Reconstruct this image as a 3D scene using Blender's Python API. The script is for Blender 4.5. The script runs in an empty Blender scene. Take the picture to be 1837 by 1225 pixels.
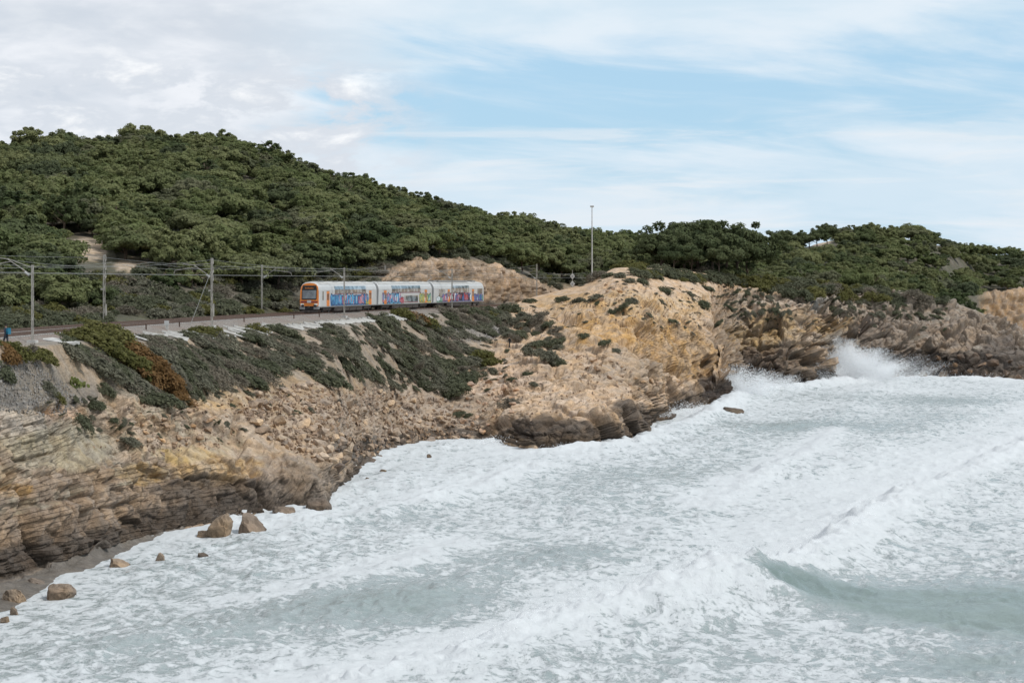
import bpy, bmesh, math, random
import numpy as np
from mathutils import Vector, Matrix, Euler

R = math.radians
scene = bpy.context.scene
COL = scene.collection
rng = np.random.default_rng(7)
random.seed(7)

# ------------------------------------------------------------------ camera
FPX, HOR, CX, CAMZ = 3400.0, 505.0, 918.5, 20.0        # focal length, horizon row, centre column (pixels of an 1837 wide picture), eye height
cam_d = bpy.data.cameras.new('camera'); cam = bpy.data.objects.new('camera', cam_d); COL.objects.link(cam)
cam.location = (0, 0, CAMZ); cam.rotation_euler = (R(90), 0, 0)
cam_d.sensor_width = 36.0; cam_d.lens = 36.0 * FPX / 1837.0
cam_d.shift_y = -(612.5 - HOR) / 1837.0
cam_d.clip_start = 1.0; cam_d.clip_end = 60000.0
scene.camera = cam

# ------------------------------------------------------------------ sky, sun, exposure
SUN_EL, SUN_AZ = 50.0, 118.0                           # azimuth clockwise from +Y (view direction)
world = bpy.data.worlds.new('World'); scene.world = world; world.use_nodes = True
scene.view_settings.view_transform = 'Standard'; scene.view_settings.look = 'None'
scene.view_settings.exposure = 0.75; scene.view_settings.gamma = 1.0; scene.view_settings.use_curve_mapping = False
sl = bpy.data.lights.new('sun', 'SUN'); sl.energy = 1.5; sl.angle = R(10); sl.color = (1.0, 0.955, 0.89)
so = bpy.data.objects.new('sun', sl); COL.objects.link(so)
sd = Vector((math.sin(R(SUN_AZ)) * math.cos(R(SUN_EL)), math.cos(R(SUN_AZ)) * math.cos(R(SUN_EL)), math.sin(R(SUN_EL))))
so.rotation_euler = sd.to_track_quat('Z', 'Y').to_euler(); so.location = (60, -60, 120)
scene.cycles.max_bounces = 6; scene.cycles.diffuse_bounces = 4; scene.cycles.glossy_bounces = 2
scene.cycles.transparent_max_bounces = 6; scene.cycles.use_adaptive_sampling = True

class NT:
    """small node-tree writer"""
    def __init__(s, tree): s.t = tree; s.n = tree.nodes; s.l = tree.links
    def new(s, kind, **kw):
        n = s.n.new(kind)
        for k, v in kw.items(): setattr(n, k, v)
        return n
    def put(s, sock, v):
        if isinstance(v, bpy.types.NodeSocket): s.l.new(v, sock)
        elif v is not None: sock.default_value = v
    def math(s, op, a, b=None, c=None, clamp=False):
        n = s.new('ShaderNodeMath', operation=op, use_clamp=clamp)
        s.put(n.inputs[0], a); s.put(n.inputs[1], b); s.put(n.inputs[2], c)
        return n.outputs[0]
    def step(s, v, lo, hi, to0=0.0, to1=1.0):
        n = s.new('ShaderNodeMapRange', interpolation_type='SMOOTHSTEP')
        s.put(n.inputs[0], v); s.put(n.inputs[1], lo); s.put(n.inputs[2], hi); s.put(n.inputs[3], to0); s.put(n.inputs[4], to1)
        return n.outputs[0]
    def mix(s, f, a, b, blend='MIX'):
        n = s.new('ShaderNodeMix', data_type='RGBA', blend_type=blend)
        s.put(n.inputs[0], f); s.put(n.inputs[6], a); s.put(n.inputs[7], b)
        return n.outputs[2]
    def noise(s, vec, scale, detail=4, rough=0.55, dist=0.0, out=0):
        n = s.new('ShaderNodeTexNoise')
        s.put(n.inputs['Vector'], vec); s.put(n.inputs['Scale'], scale); s.put(n.inputs['Detail'], detail)
        s.put(n.inputs['Roughness'], rough); s.put(n.inputs['Distortion'], dist)
        return n.outputs[out]
    def comb(s, x, y, z):
        n = s.new('ShaderNodeCombineXYZ'); s.put(n.inputs[0], x); s.put(n.inputs[1], y); s.put(n.inputs[2], z); return n.outputs[0]
    def sep(s, v):
        n = s.new('ShaderNodeSeparateXYZ'); s.put(n.inputs[0], v); return n.outputs
    def mapping(s, v, scale=(1, 1, 1), rot=(0, 0, 0), loc=(0, 0, 0)):
        n = s.new('ShaderNodeMapping'); s.put(n.inputs[0], v); n.inputs[1].default_value = loc; n.inputs[2].default_value = rot; n.inputs[3].default_value = scale
        return n.outputs[0]

def build_world():
    w = NT(world.node_tree); w.n.clear()
    out = w.new('ShaderNodeOutputWorld'); bg = w.new('ShaderNodeBackground'); bg.inputs[1].default_value = 0.06
    w.l.new(bg.outputs[0], out.inputs[0])
    sky = w.new('ShaderNodeTexSky', sky_type='NISHITA'); sky.sun_disc = False
    sky.sun_elevation = R(SUN_EL); sky.sun_rotation = R(SUN_AZ); sky.altitude = 0; sky.air_density = 1.0; sky.dust_density = 0.6; sky.ozone_density = 1.6
    tc = w.new('ShaderNodeTexCoord'); d = tc.outputs['Generated']
    x, y, z = w.sep(d)
    az = w.math('ARCTAN2', x, y)                                       # radians, 0 = view direction
    hyp = w.math('SQRT', w.math('ADD', w.math('MULTIPLY', x, x), w.math('MULTIPLY', y, y)))
    el = w.math('DIVIDE', z, w.math('MAXIMUM', hyp, 0.05))
    el = w.math('MINIMUM', el, 3.0)
    # thin high sheet, long soft streaks
    vs = w.comb(w.math('MULTIPLY', az, 5.0), w.math('MULTIPLY', w.math('ADD', el, w.math('MULTIPLY', az, 0.10)), 34.0), 0.3)
    n1 = w.noise(vs, 1.0, 8, 0.58, 0.45)
    top = w.step(el, 0.085, 0.165)                                     # the sheet closes upwards
    left = w.step(az, -0.03, -0.17)                                    # and towards the land
    low = w.step(el, 0.088, 0.060)                                     # bank of cloud above the horizon
    bias = w.math('ADD', w.math('MULTIPLY', top, 0.30), w.math('ADD', w.math('MULTIPLY', left, 0.25), w.math('MULTIPLY', low, 0.22)))
    sheet = w.step(w.math('ADD', n1, bias), 0.46, 0.76)
    # broken heaped cloud
    vc = w.comb(w.math('MULTIPLY', az, 21.0), w.math('MULTIPLY', el, 50.0), 2.9)
    n2 = w.noise(vc, 1.0, 9, 0.60, 0.2)
    heapz = w.math('MULTIPLY', w.step(el, 0.125, 0.098), w.step(az, -0.02, -0.10))
    heap = w.math('MULTIPLY', w.step(n2, 0.39, 0.52), w.math('ADD', w.math('MULTIPLY', heapz, 1.0), w.math('MULTIPLY', left, 0.25)), clamp=True)
    # streaks in the low bank
    vb = w.comb(w.math('MULTIPLY', az, 7.0), w.math('MULTIPLY', el, 70.0), 9.1)
    n3 = w.noise(vb, 1.0, 6, 0.6, 0.6)
    streak = w.math('MULTIPLY', w.step(n3, 0.46, 0.66), w.step(el, 0.10, 0.070))
    shade = w.noise(w.comb(w.math('MULTIPLY', az, 9.0), w.math('MULTIPLY', el, 36.0), 2.2), 1.0, 6, 0.55, 0.3)
    g = w.step(shade, 0.36, 0.66)
    cl_l = w.mix(g, (6.4, 7.0, 7.8, 1), (8.7, 9.0, 9.5, 1))           # thicker cloud over the land, grey bases and white tops
    cl_r = w.mix(g, (6.5, 7.9, 9.0, 1), (7.7, 8.6, 9.4, 1))
    cloud = w.mix(left, cl_r, cl_l)
    blue = w.mix(1.0, sky.outputs[0], (0.98, 1.02, 1.06, 1), 'MULTIPLY')
    pale = w.mix(0.72, blue, (4.7, 7.3, 9.5, 1))                       # light veil everywhere
    c = w.mix(sheet, pale, cloud)
    c = w.mix(w.math('MULTIPLY', streak, 0.65), c, (8.3, 8.7, 9.1, 1))
    c = w.mix(heap, c, w.mix(w.step(n2, 0.50, 0.70), (7.0, 7.5, 8.2, 1), (10.2, 10.3, 10.4, 1)))
    w.l.new(c, bg.inputs[0])
build_world()

# ------------------------------------------------------------------ numpy noise
def _hash(ix, iy, iz):
    with np.errstate(over='ignore'):
        h = ix.astype(np.uint32) * np.uint32(374761393) + iy.astype(np.uint32) * np.uint32(668265263) + iz.astype(np.uint32) * np.uint32(2246822519)
        h = (h ^ (h >> np.uint32(13))) * np.uint32(1274126177)
        h = h ^ (h >> np.uint32(16))
    return h.astype(np.float32) * np.float32(1.0 / 4294967296.0)

def vnoise(x, y, z):
    ix, iy, iz = np.floor(x).astype(np.int64), np.floor(y).astype(np.int64), np.floor(z).astype(np.int64)
    fx, fy, fz = x - ix, y - iy, z - iz
    fx = fx * fx * (3 - 2 * fx); fy = fy * fy * (3 - 2 * fy); fz = fz * fz * (3 - 2 * fz)
    r = 0
    for a in (0, 1):
        wx = fx if a else 1 - fx
        for b in (0, 1):
            wy = fy if b else 1 - fy
            for c in (0, 1):
                r = r + wx * wy * (fz if c else 1 - fz) * _hash(ix + a, iy + b, iz + c)
    return r * 2 - 1

def fbm(x, y, z, octv=4, gain=0.5, seed=0.0):
    r = 0; a = 1.0; s = 0
    for o in range(octv):
        r = r + a * vnoise(x + seed * 17.3, y - seed * 9.1, z + seed * 5.7); s += a
        x, y, z, a = x * 2.03, y * 2.03, z * 2.03, a * gain
    return r / s

def worley(x, y, z):
    """nearest and second nearest cell distance, and the nearest cell's random number"""
    ix, iy, iz = np.floor(x).astype(np.int64), np.floor(y).astype(np.int64), np.floor(z).astype(np.int64)
    f1 = np.full(x.shape, 9.0, np.float32); f2 = f1.copy(); cid = np.zeros(x.shape, np.float32)
    for a in (-1, 0, 1):
        for b in (-1, 0, 1):
            for c in (-1, 0, 1):
                jx, jy, jz = ix + a, iy + b, iz + c
                px = jx + _hash(jx, jy, jz); py = jy + _hash(jx + 71, jy, jz); pz = jz + _hash(jx, jy + 37, jz)
                d = ((px - x) ** 2 + (py - y) ** 2 + (pz - z) ** 2).astype(np.float32)
                near = d < f1
                f2 = np.where(near, f1, np.minimum(f2, d))
                cid = np.where(near, _hash(jx + 5, jy + 11, jz + 3), cid); f1 = np.where(near, d, f1)
    return np.sqrt(f1), np.sqrt(f2), cid

def facets(x, y, z):
    """rock broken into tilted blocks: every cell has its own height and slope; also the gap to the next block"""
    ix, iy, iz = np.floor(x).astype(np.int64), np.floor(y).astype(np.int64), np.floor(z).astype(np.int64)
    f1 = np.full(x.shape, 9.0, np.float32); f2 = f1.copy(); val = np.zeros(x.shape, np.float32)
    for a in (-1, 0, 1):
        for b in (-1, 0, 1):
            for c in (-1, 0, 1):
                jx, jy, jz = ix + a, iy + b, iz + c
                ex = x - jx - _hash(jx, jy, jz); ey = y - jy - _hash(jx + 71, jy, jz); ez = z - jz - _hash(jx, jy + 37, jz)
                d = (ex * ex + ey * ey + ez * ez).astype(np.float32); near = d < f1
                h = _hash(jx + 5, jy + 11, jz + 3)
                v = (h - .5) + ex * (_hash(jx + 13, jy, jz) - .5) * 1.7 + ey * (_hash(jx, jy + 17, jz) - .5) * 1.7 + ez * (_hash(jx, jy, jz + 19) - .5) * 1.7
                f2 = np.where(near, f1, np.minimum(f2, d)); val = np.where(near, v, val); f1 = np.where(near, d, f1)
    return val, np.sqrt(f2) - np.sqrt(f1)

def sstep(v, a, b):
    t = np.clip((v - a) / (b - a), 0, 1); return t * t * (3 - 2 * t)

# ------------------------------------------------------------------ object helpers
def tag(o, label=None, cat=None, group=None, kind=None):
    if label: o['label'] = label
    if cat: o['category'] = cat
    if group: o['group'] = group
    if kind: o['kind'] = kind
    return o
def link(name, me, parent=None, mat=None):
    o = bpy.data.objects.new(name, me); COL.objects.link(o)
    if parent is not None: o.parent = parent
    if mat is not None and me is not None: me.materials.append(mat)
    return o
def empty(name, loc=(0, 0, 0), rz=0.0):
    o = bpy.data.objects.new(name, None); COL.objects.link(o); o.location = loc; o.rotation_euler = (0, 0, rz); o.empty_display_size = 0.3
    return o
def grid_mesh(name, V, nu, nv, smooth=True):
    """V: (nu*nv,3), index = i*nv + j"""
    i, j = np.meshgrid(np.arange(nu - 1), np.arange(nv - 1), indexing='ij')
    a = (i * nv + j).ravel(); q = np.stack([a, a + nv, a + nv + 1, a + 1], 1)
    me = bpy.data.meshes.new(name)
    me.vertices.add(len(V)); me.vertices.foreach_set('co', np.ascontiguousarray(V, np.float32).ravel())
    me.loops.add(q.size); me.loops.foreach_set('vertex_index', q.ravel().astype(np.int32))
    me.polygons.add(len(q)); me.polygons.foreach_set('loop_start', np.arange(0, q.size, 4, dtype=np.int32))
    me.update(calc_edges=True)
    me.polygons.foreach_set('use_smooth', np.full(len(q), smooth)); me.update()
    return me
def tri_mesh(name, V, T, smooth=False):
    V = np.ascontiguousarray(V, np.float32); T = np.ascontiguousarray(T, np.int32)
    me = bpy.data.meshes.new(name)
    me.vertices.add(len(V)); me.vertices.foreach_set('co', V.ravel())
    me.loops.add(T.size); me.loops.foreach_set('vertex_index', T.ravel())
    me.polygons.add(len(T)); me.polygons.foreach_set('loop_start', np.arange(0, T.size, 3, dtype=np.int32))
    me.update(calc_edges=True)
    me.polygons.foreach_set('use_smooth', np.full(len(T), smooth)); me.update()
    return me
def set_color(me, C, name='tint'):
    at = me.color_attributes.new(name, 'FLOAT_COLOR', 'POINT')
    at.data.foreach_set('color', np.concatenate([C, np.ones((len(C), 1))], 1).astype(np.float32).ravel())
def set_float(me, F, name):
    at = me.attributes.new(name, 'FLOAT', 'POINT'); at.data.foreach_set('value', F.astype(np.float32))
def grid_normals(V, nu, nv):
    P = V.reshape(nu, nv, 3); du = np.gradient(P, axis=0); dv = np.gradient(P, axis=1)
    N = np.cross(du, dv); N /= np.linalg.norm(N, axis=2, keepdims=True) + 1e-9
    N[N[:, :, 2] < 0] *= 1
    return N.reshape(-1, 3)
def at(px, py, Y):
    return Vector(((px - CX) / FPX * Y, Y, CAMZ - (py - HOR) / FPX * Y))

class MB:
    """collects boxes, bars and plates; build() links them as one mesh"""
    def __init__(s): s.v = []; s.f = []
    def box(s, x0, x1, y0, y1, z0, z1):
        b = len(s.v)
        s.v += [(x0, y0, z0), (x1, y0, z0), (x1, y1, z0), (x0, y1, z0), (x0, y0, z1), (x1, y0, z1), (x1, y1, z1), (x0, y1, z1)]
        s.f += [tuple(b + k for k in q) for q in ((0, 3, 2, 1), (4, 5, 6, 7), (0, 1, 5, 4), (1, 2, 6, 5), (2, 3, 7, 6), (3, 0, 4, 7))]
        return s
    def tube(s, pts, r, n=6, caps=True):
        pts = [Vector(p) for p in pts]; b0 = len(s.v)
        for k, p in enumerate(pts):
            d = (pts[min(k + 1, len(pts) - 1)] - pts[max(k - 1, 0)]).normalized()
            u = d.cross(Vector((0, 0, 1)));
            if u.length < 1e-3: u = d.cross(Vector((1, 0, 0)))
            u.normalize(); w = d.cross(u)
            rr = r[k] if isinstance(r, (list, tuple)) else r
            for a in range(n):
                t = 2 * math.pi * a / n; q = p + (u * math.cos(t) + w * math.sin(t)) * rr; s.v.append(tuple(q))
        for k in range(len(pts) - 1):
            for a in range(n):
                s.f.append((b0 + k * n + a, b0 + k * n + (a + 1) % n, b0 + (k + 1) * n + (a + 1) % n, b0 + (k + 1) * n + a))
        if caps:
            s.f.append(tuple(b0 + a for a in range(n))[::-1]); e = b0 + (len(pts) - 1) * n; s.f.append(tuple(e + a for a in range(n)))
        return s
    def poly(s, pts):
        b = len(s.v); s.v += [tuple(p) for p in pts]; s.f.append(tuple(range(b, b + len(pts)))); return s
    def prism(s, pts, off):
        """closed outline pts extruded by vector off"""
        n = len(pts); b = len(s.v); o = Vector(off)
        s.v += [tuple(p) for p in pts] + [tuple(Vector(p) + o) for p in pts]
        s.f.append(tuple(range(b, b + n))[::-1]); s.f.append(tuple(range(b + n, b + 2 * n)))
        for k in range(n): s.f.append((b + k, b + (k + 1) % n, b + n + (k + 1) % n, b + n + k))
        return s
    def mesh(s, name, smooth=False):
        me = bpy.data.meshes.new(name); me.from_pydata(s.v, [], s.f)
        bm = bmesh.new(); bm.from_mesh(me); bmesh.ops.recalc_face_normals(bm, faces=bm.faces); bm.to_mesh(me); bm.free()
        if smooth: me.polygons.foreach_set('use_smooth', np.full(len(me.polygons), True))
        me.update(); return me
    def build(s, name, mat, parent=None, smooth=False):
        return link(name, s.mesh(name, smooth), parent, mat)

# ------------------------------------------------------------------ materials
def mat_new(name):
    m = bpy.data.materials.new(name); m.use_nodes = True
    n = NT(m.node_tree); b = m.node_tree.nodes['Principled BSDF']
    return m, n, b
def plain(name, col, rough=0.6, metal=0.0, var=0.12, scale=3.0, spec=0.3, bump=0.0):
    m, n, b = mat_new(name)
    tc = n.new('ShaderNodeTexCoord').outputs['Object']
    k = n.noise(tc, scale, 5, 0.6)
    f = n.step(k, 0.3, 0.7, 1 - var, 1 + var)
    hs = n.new('ShaderNodeHueSaturation'); hs.inputs['Color'].default_value = (*col, 1); n.l.new(f, hs.inputs['Value'])
    n.l.new(hs.outputs[0], b.inputs['Base Color'])
    b.inputs['Roughness'].default_value = rough; b.inputs['Metallic'].default_value = metal; b.inputs['Specular IOR Level'].default_value = spec
    if bump:
        bp = n.new('ShaderNodeBump'); bp.inputs['Strength'].default_value = bump; bp.inputs['Distance'].default_value = 0.05
        n.l.new(k, bp.inputs['Height']); n.l.new(bp.outputs[0], b.inputs['Normal'])
    return m

def rock_material(name, bump=0.8, tint=True, col=(0.36, 0.26, 0.18), fine=1.0):
    m, n, b = mat_new(name)
    tc = n.new('ShaderNodeTexCoord').outputs['Object']
    if tint:
        vc = n.new('ShaderNodeVertexColor'); vc.layer_name = 'tint'; base = vc.outputs[0]
    else:
        oi = n.new('ShaderNodeObjectInfo')
        base = n.mix(oi.outputs['Random'], (col[0] * 0.72, col[1] * 0.74, col[2] * 0.80, 1), (col[0] * 1.25, col[1] * 1.22, col[2] * 1.15, 1))
        base = n.mix(1.0, base, oi.outputs['Color'], 'MULTIPLY')
    n1 = n.noise(tc, 0.9 * fine, 6, 0.65); n2 = n.noise(tc, 5.0 * fine, 5, 0.7)
    v = n.step(n1, 0.28, 0.72, 0.72, 1.26)
    v2 = n.step(n2, 0.25, 0.75, 0.80, 1.20)
    hs = n.new('ShaderNodeHueSaturation'); n.l.new(base, hs.inputs['Color']); n.l.new(n.math('MULTIPLY', v, v2), hs.inputs['Value'])
    n.put(hs.inputs['Saturation'], n.step(n.noise(tc, 0.5, 3), 0.3, 0.7, 0.80, 1.15))
    n.l.new(hs.outputs[0], b.inputs['Base Color'])
    b.inputs['Specular IOR Level'].default_value = 0.25
    b.inputs['Roughness'].default_value = 0.85
    h = n.math('ADD', n.math('MULTIPLY', n1, 0.6), n.math('MULTIPLY', n.noise(tc, 2.3 * fine, 9, 0.72), 0.8))
    if tint:                                                     # thin beds and joints that follow the layering of the rock
        bd = n.new('ShaderNodeAttribute', attribute_name='bed').outputs['Fac']; jt = n.new('ShaderNodeAttribute', attribute_name='joint').outputs['Fac']; st = n.new('ShaderNodeAttribute', attribute_name='steep').outputs['Fac']
        q = n.math('ADD', n.math('MULTIPLY', bd, 3.1), n.math('MULTIPLY', n1, 0.35)); fr = n.math('FRACT', q); li = n.math('FLOOR', q)
        wn = n.new('ShaderNodeTexWhiteNoise', noise_dimensions='1D'); n.put(wn.inputs['W'], li)
        e1 = n.step(fr, 0.0, 0.12)
        jf = n.math('FRACT', n.math('ADD', n.math('MULTIPLY', jt, 0.8), n.math('ADD', n.math('MULTIPLY', wn.outputs[0], 7.0), n2)))
        e2 = n.math('MULTIPLY', n.step(jf, 0.0, 0.08), n.step(jf, 1.0, 0.95))
        bl = n.math('MULTIPLY', n.math('MULTIPLY', e1, e2), st)
        h = n.math('ADD', h, n.math('ADD', n.math('MULTIPLY', bl, 0.45), n.math('MULTIPLY', n.math('MULTIPLY', wn.outputs[0], st), 0.7)))
    bp = n.new('ShaderNodeBump'); bp.inputs['Strength'].default_value = bump; bp.inputs['Distance'].default_value = 0.30
    n.l.new(h, bp.inputs['Height']); n.l.new(bp.outputs[0], b.inputs['Normal'])
    return m

def leaf_material(name, c1, c2, var=0.35, trans=0.42, mixed=False):
    """leaf colour runs from c1 to c2 from plant to plant and leaf cluster to leaf cluster"""
    m, n, b = mat_new(name)
    oi = n.new('ShaderNodeObjectInfo'); tc = n.new('ShaderNodeTexCoord').outputs['Object']
    k = n.noise(tc, 0.9, 3, 0.6)
    f = n.math('ADD', n.math('MULTIPLY', oi.outputs['Random'], 0.65), n.math('MULTIPLY', n.step(k, 0.3, 0.7), 0.35))
    c = n.mix(f, (*c1, 1), (*c2, 1))
    if mixed:                                                   # some plants greyer and drier, some darker
        r2 = n.math('FRACT', n.math('MULTIPLY', oi.outputs['Random'], 7.13)); r3 = n.math('FRACT', n.math('MULTIPLY', oi.outputs['Random'], 3.71))
        c = n.mix(n.step(r2, .72, .95, 0, .6), c, (.150, .145, .105, 1)); c = n.mix(n.step(r3, .35, .10, 0, .65), c, (.062, .088, .040, 1))
    v = n.step(n.noise(tc, 4.0, 2, 0.6), 0.25, 0.75, 1 - var, 1 + var)
    hs = n.new('ShaderNodeHueSaturation'); n.l.new(c, hs.inputs['Color']); n.l.new(v, hs.inputs['Value'])
    n.l.new(hs.outputs[0], b.inputs['Base Color']); b.inputs['Roughness'].default_value = 0.7; b.inputs['Specular IOR Level'].default_value = 0.2
    tr = n.new('ShaderNodeBsdfTranslucent'); n.l.new(hs.outputs[0], tr.inputs[0])
    mx = n.new('ShaderNodeMixShader'); mx.inputs[0].default_value = trans
    n.l.new(b.outputs[0], mx.inputs[1]); n.l.new(tr.outputs[0], mx.inputs[2])
    n.l.new(mx.outputs[0], m.node_tree.nodes['Material Output'].inputs[0])
    return m

M = {}
M['coast'] = rock_material('weathered_limestone', 0.9)
M['hill'] = rock_material('hill_soil', 0.7, fine=0.6)
M['boulder'] = rock_material('boulder_stone', 0.6, tint=False, col=(0.40, 0.30, 0.215), fine=1.6)
M['gravel'] = rock_material('gravel_stone', 0.4, tint=False, col=(0.23, 0.215, 0.20), fine=2.0)
M['pine'] = leaf_material('pine_needles', (0.130, 0.162, 0.060), (0.225, 0.230, 0.106), mixed=True)
M['pine_dark'] = leaf_material('dark_pine_needles', (0.075, 0.098, 0.042), (0.125, 0.142, 0.065))
M['bark'] = plain('bark', (0.13, 0.095, 0.07), 0.9, var=0.3, bump=0.5)
M['sh_grey'] = leaf_material('grey_scrub_leaves', (0.135, 0.134, 0.095), (0.200, 0.192, 0.140))
M['sh_green'] = leaf_material('dark_green_scrub_leaves', (0.095, 0.106, 0.062), (0.152, 0.155, 0.098))
M['sh_olive'] = leaf_material('olive_scrub_leaves', (0.115, 0.115, 0.035), (0.165, 0.155, 0.055))
M['sh_rust'] = leaf_material('rusty_scrub_leaves', (0.175, 0.098, 0.038), (0.235, 0.140, 0.058))
M['sh_twig'] = leaf_material('bare_twigs', (0.160, 0.142, 0.108), (0.225, 0.195, 0.150))
M['white'] = plain('train_white_paint', (0.45, 0.45, 0.445), 0.35, var=0.06, scale=0.9, spec=0.5)
M['roof'] = plain('train_roof_paint', (0.40, 0.39, 0.37), 0.5, var=0.12, scale=0.6)
M['orange'] = plain('train_orange_paint', (0.66, 0.20, 0.03), 0.35, var=0.06, spec=0.5)
M['black'] = plain('black_rubber', (0.025, 0.025, 0.027), 0.7)
M['under'] = plain('underframe_grime', (0.06, 0.05, 0.045), 0.8, var=0.3)
M['grey'] = plain('grey_metal', (0.30, 0.30, 0.30), 0.45, 0.3)
M['galv'] = plain('galvanised_steel', (0.32, 0.30, 0.27), 0.5, 0.1, var=0.2)
M['rust'] = plain('rusty_rail_steel', (0.085, 0.052, 0.038), 0.7, var=0.25)
M['wire'] = plain('wire_metal', (0.24, 0.24, 0.23), 0.5, 0.1)
M['concrete'] = plain('pale_concrete', (0.44, 0.43, 0.41), 0.85, var=0.2, scale=1.5, bump=0.3)
M['glassins'] = plain('insulator_glass', (0.45, 0.45, 0.44), 0.2, spec=0.6)
M['maroon'] = plain('maroon_stripe', (0.16, 0.03, 0.05), 0.4)
M['lamp'] = plain('headlight_lens', (0.8, 0.8, 0.76), 0.1, spec=0.8)
def glass_material(name='train_windscreen_glass', ca=(0.03, 0.037, 0.045, 1), cb=(0.10, 0.12, 0.13, 1)):
    m, n, b = mat_new(name)
    tc = n.new('ShaderNodeTexCoord').outputs['Object']
    c = n.mix(n.step(n.noise(tc, 0.8, 2), 0.4, 0.62), ca, cb)
    n.l.new(c, b.inputs['Base Color']); b.inputs['Roughness'].default_value = 0.06; b.inputs['Specular IOR Level'].default_value = 1.0
    b.inputs['Coat Weight'].default_value = 0.6; b.inputs['Coat Roughness'].default_value = 0.03; b.inputs['Coat IOR'].default_value = 1.9
    return m
M['glass'] = glass_material()
M['pane'] = glass_material('train_side_glass', (.07, .085, .095, 1), (.27, .31, .335, 1))  # pale sky reflection painted into the side window colour
#==PART2
# ================================================================== the coast: one lofted rock surface
def circle3(a, b, c):
    ax, ay = a; bx, by = b; cx, cy = c
    d = 2 * (ax * (by - cy) + bx * (cy - ay) + cx * (ay - by))
    ux = ((ax * ax + ay * ay) * (by - cy) + (bx * bx + by * by) * (cy - ay) + (cx * cx + cy * cy) * (ay - by)) / d
    uy = ((ax * ax + ay * ay) * (cx - bx) + (bx * bx + by * by) * (ax - cx) + (cx * cx + cy * cy) * (bx - ax)) / d
    return (ux, uy), math.hypot(ax - ux, ay - uy)
TC, TR = circle3((-41.5, 151.0), (-26.5, 262.0), (-4.8, 338.0))
RAILZ = 15.7
A0 = math.atan2(262.0 - TC[1], -26.5 - TC[0])                # angle of the train's front on the circle
def track(s, off=0.0):
    """point at arc length s beyond the train's front, off metres towards the sea; and the heading (unit vector away from camera)"""
    a = A0 - s / TR
    r = TR - off
    return TC[0] + r * math.cos(a), TC[1] + r * math.sin(a), (math.sin(a), -math.cos(a))
_ts = np.arange(-190, 175, 1.0)
_tp = np.array([track(s)[:2] for s in _ts])
_tpx = CX + FPX * _tp[:, 0] / _tp[:, 1]
def track_Y(px): return np.interp(px, _tpx, _tp[:, 1])

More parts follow.
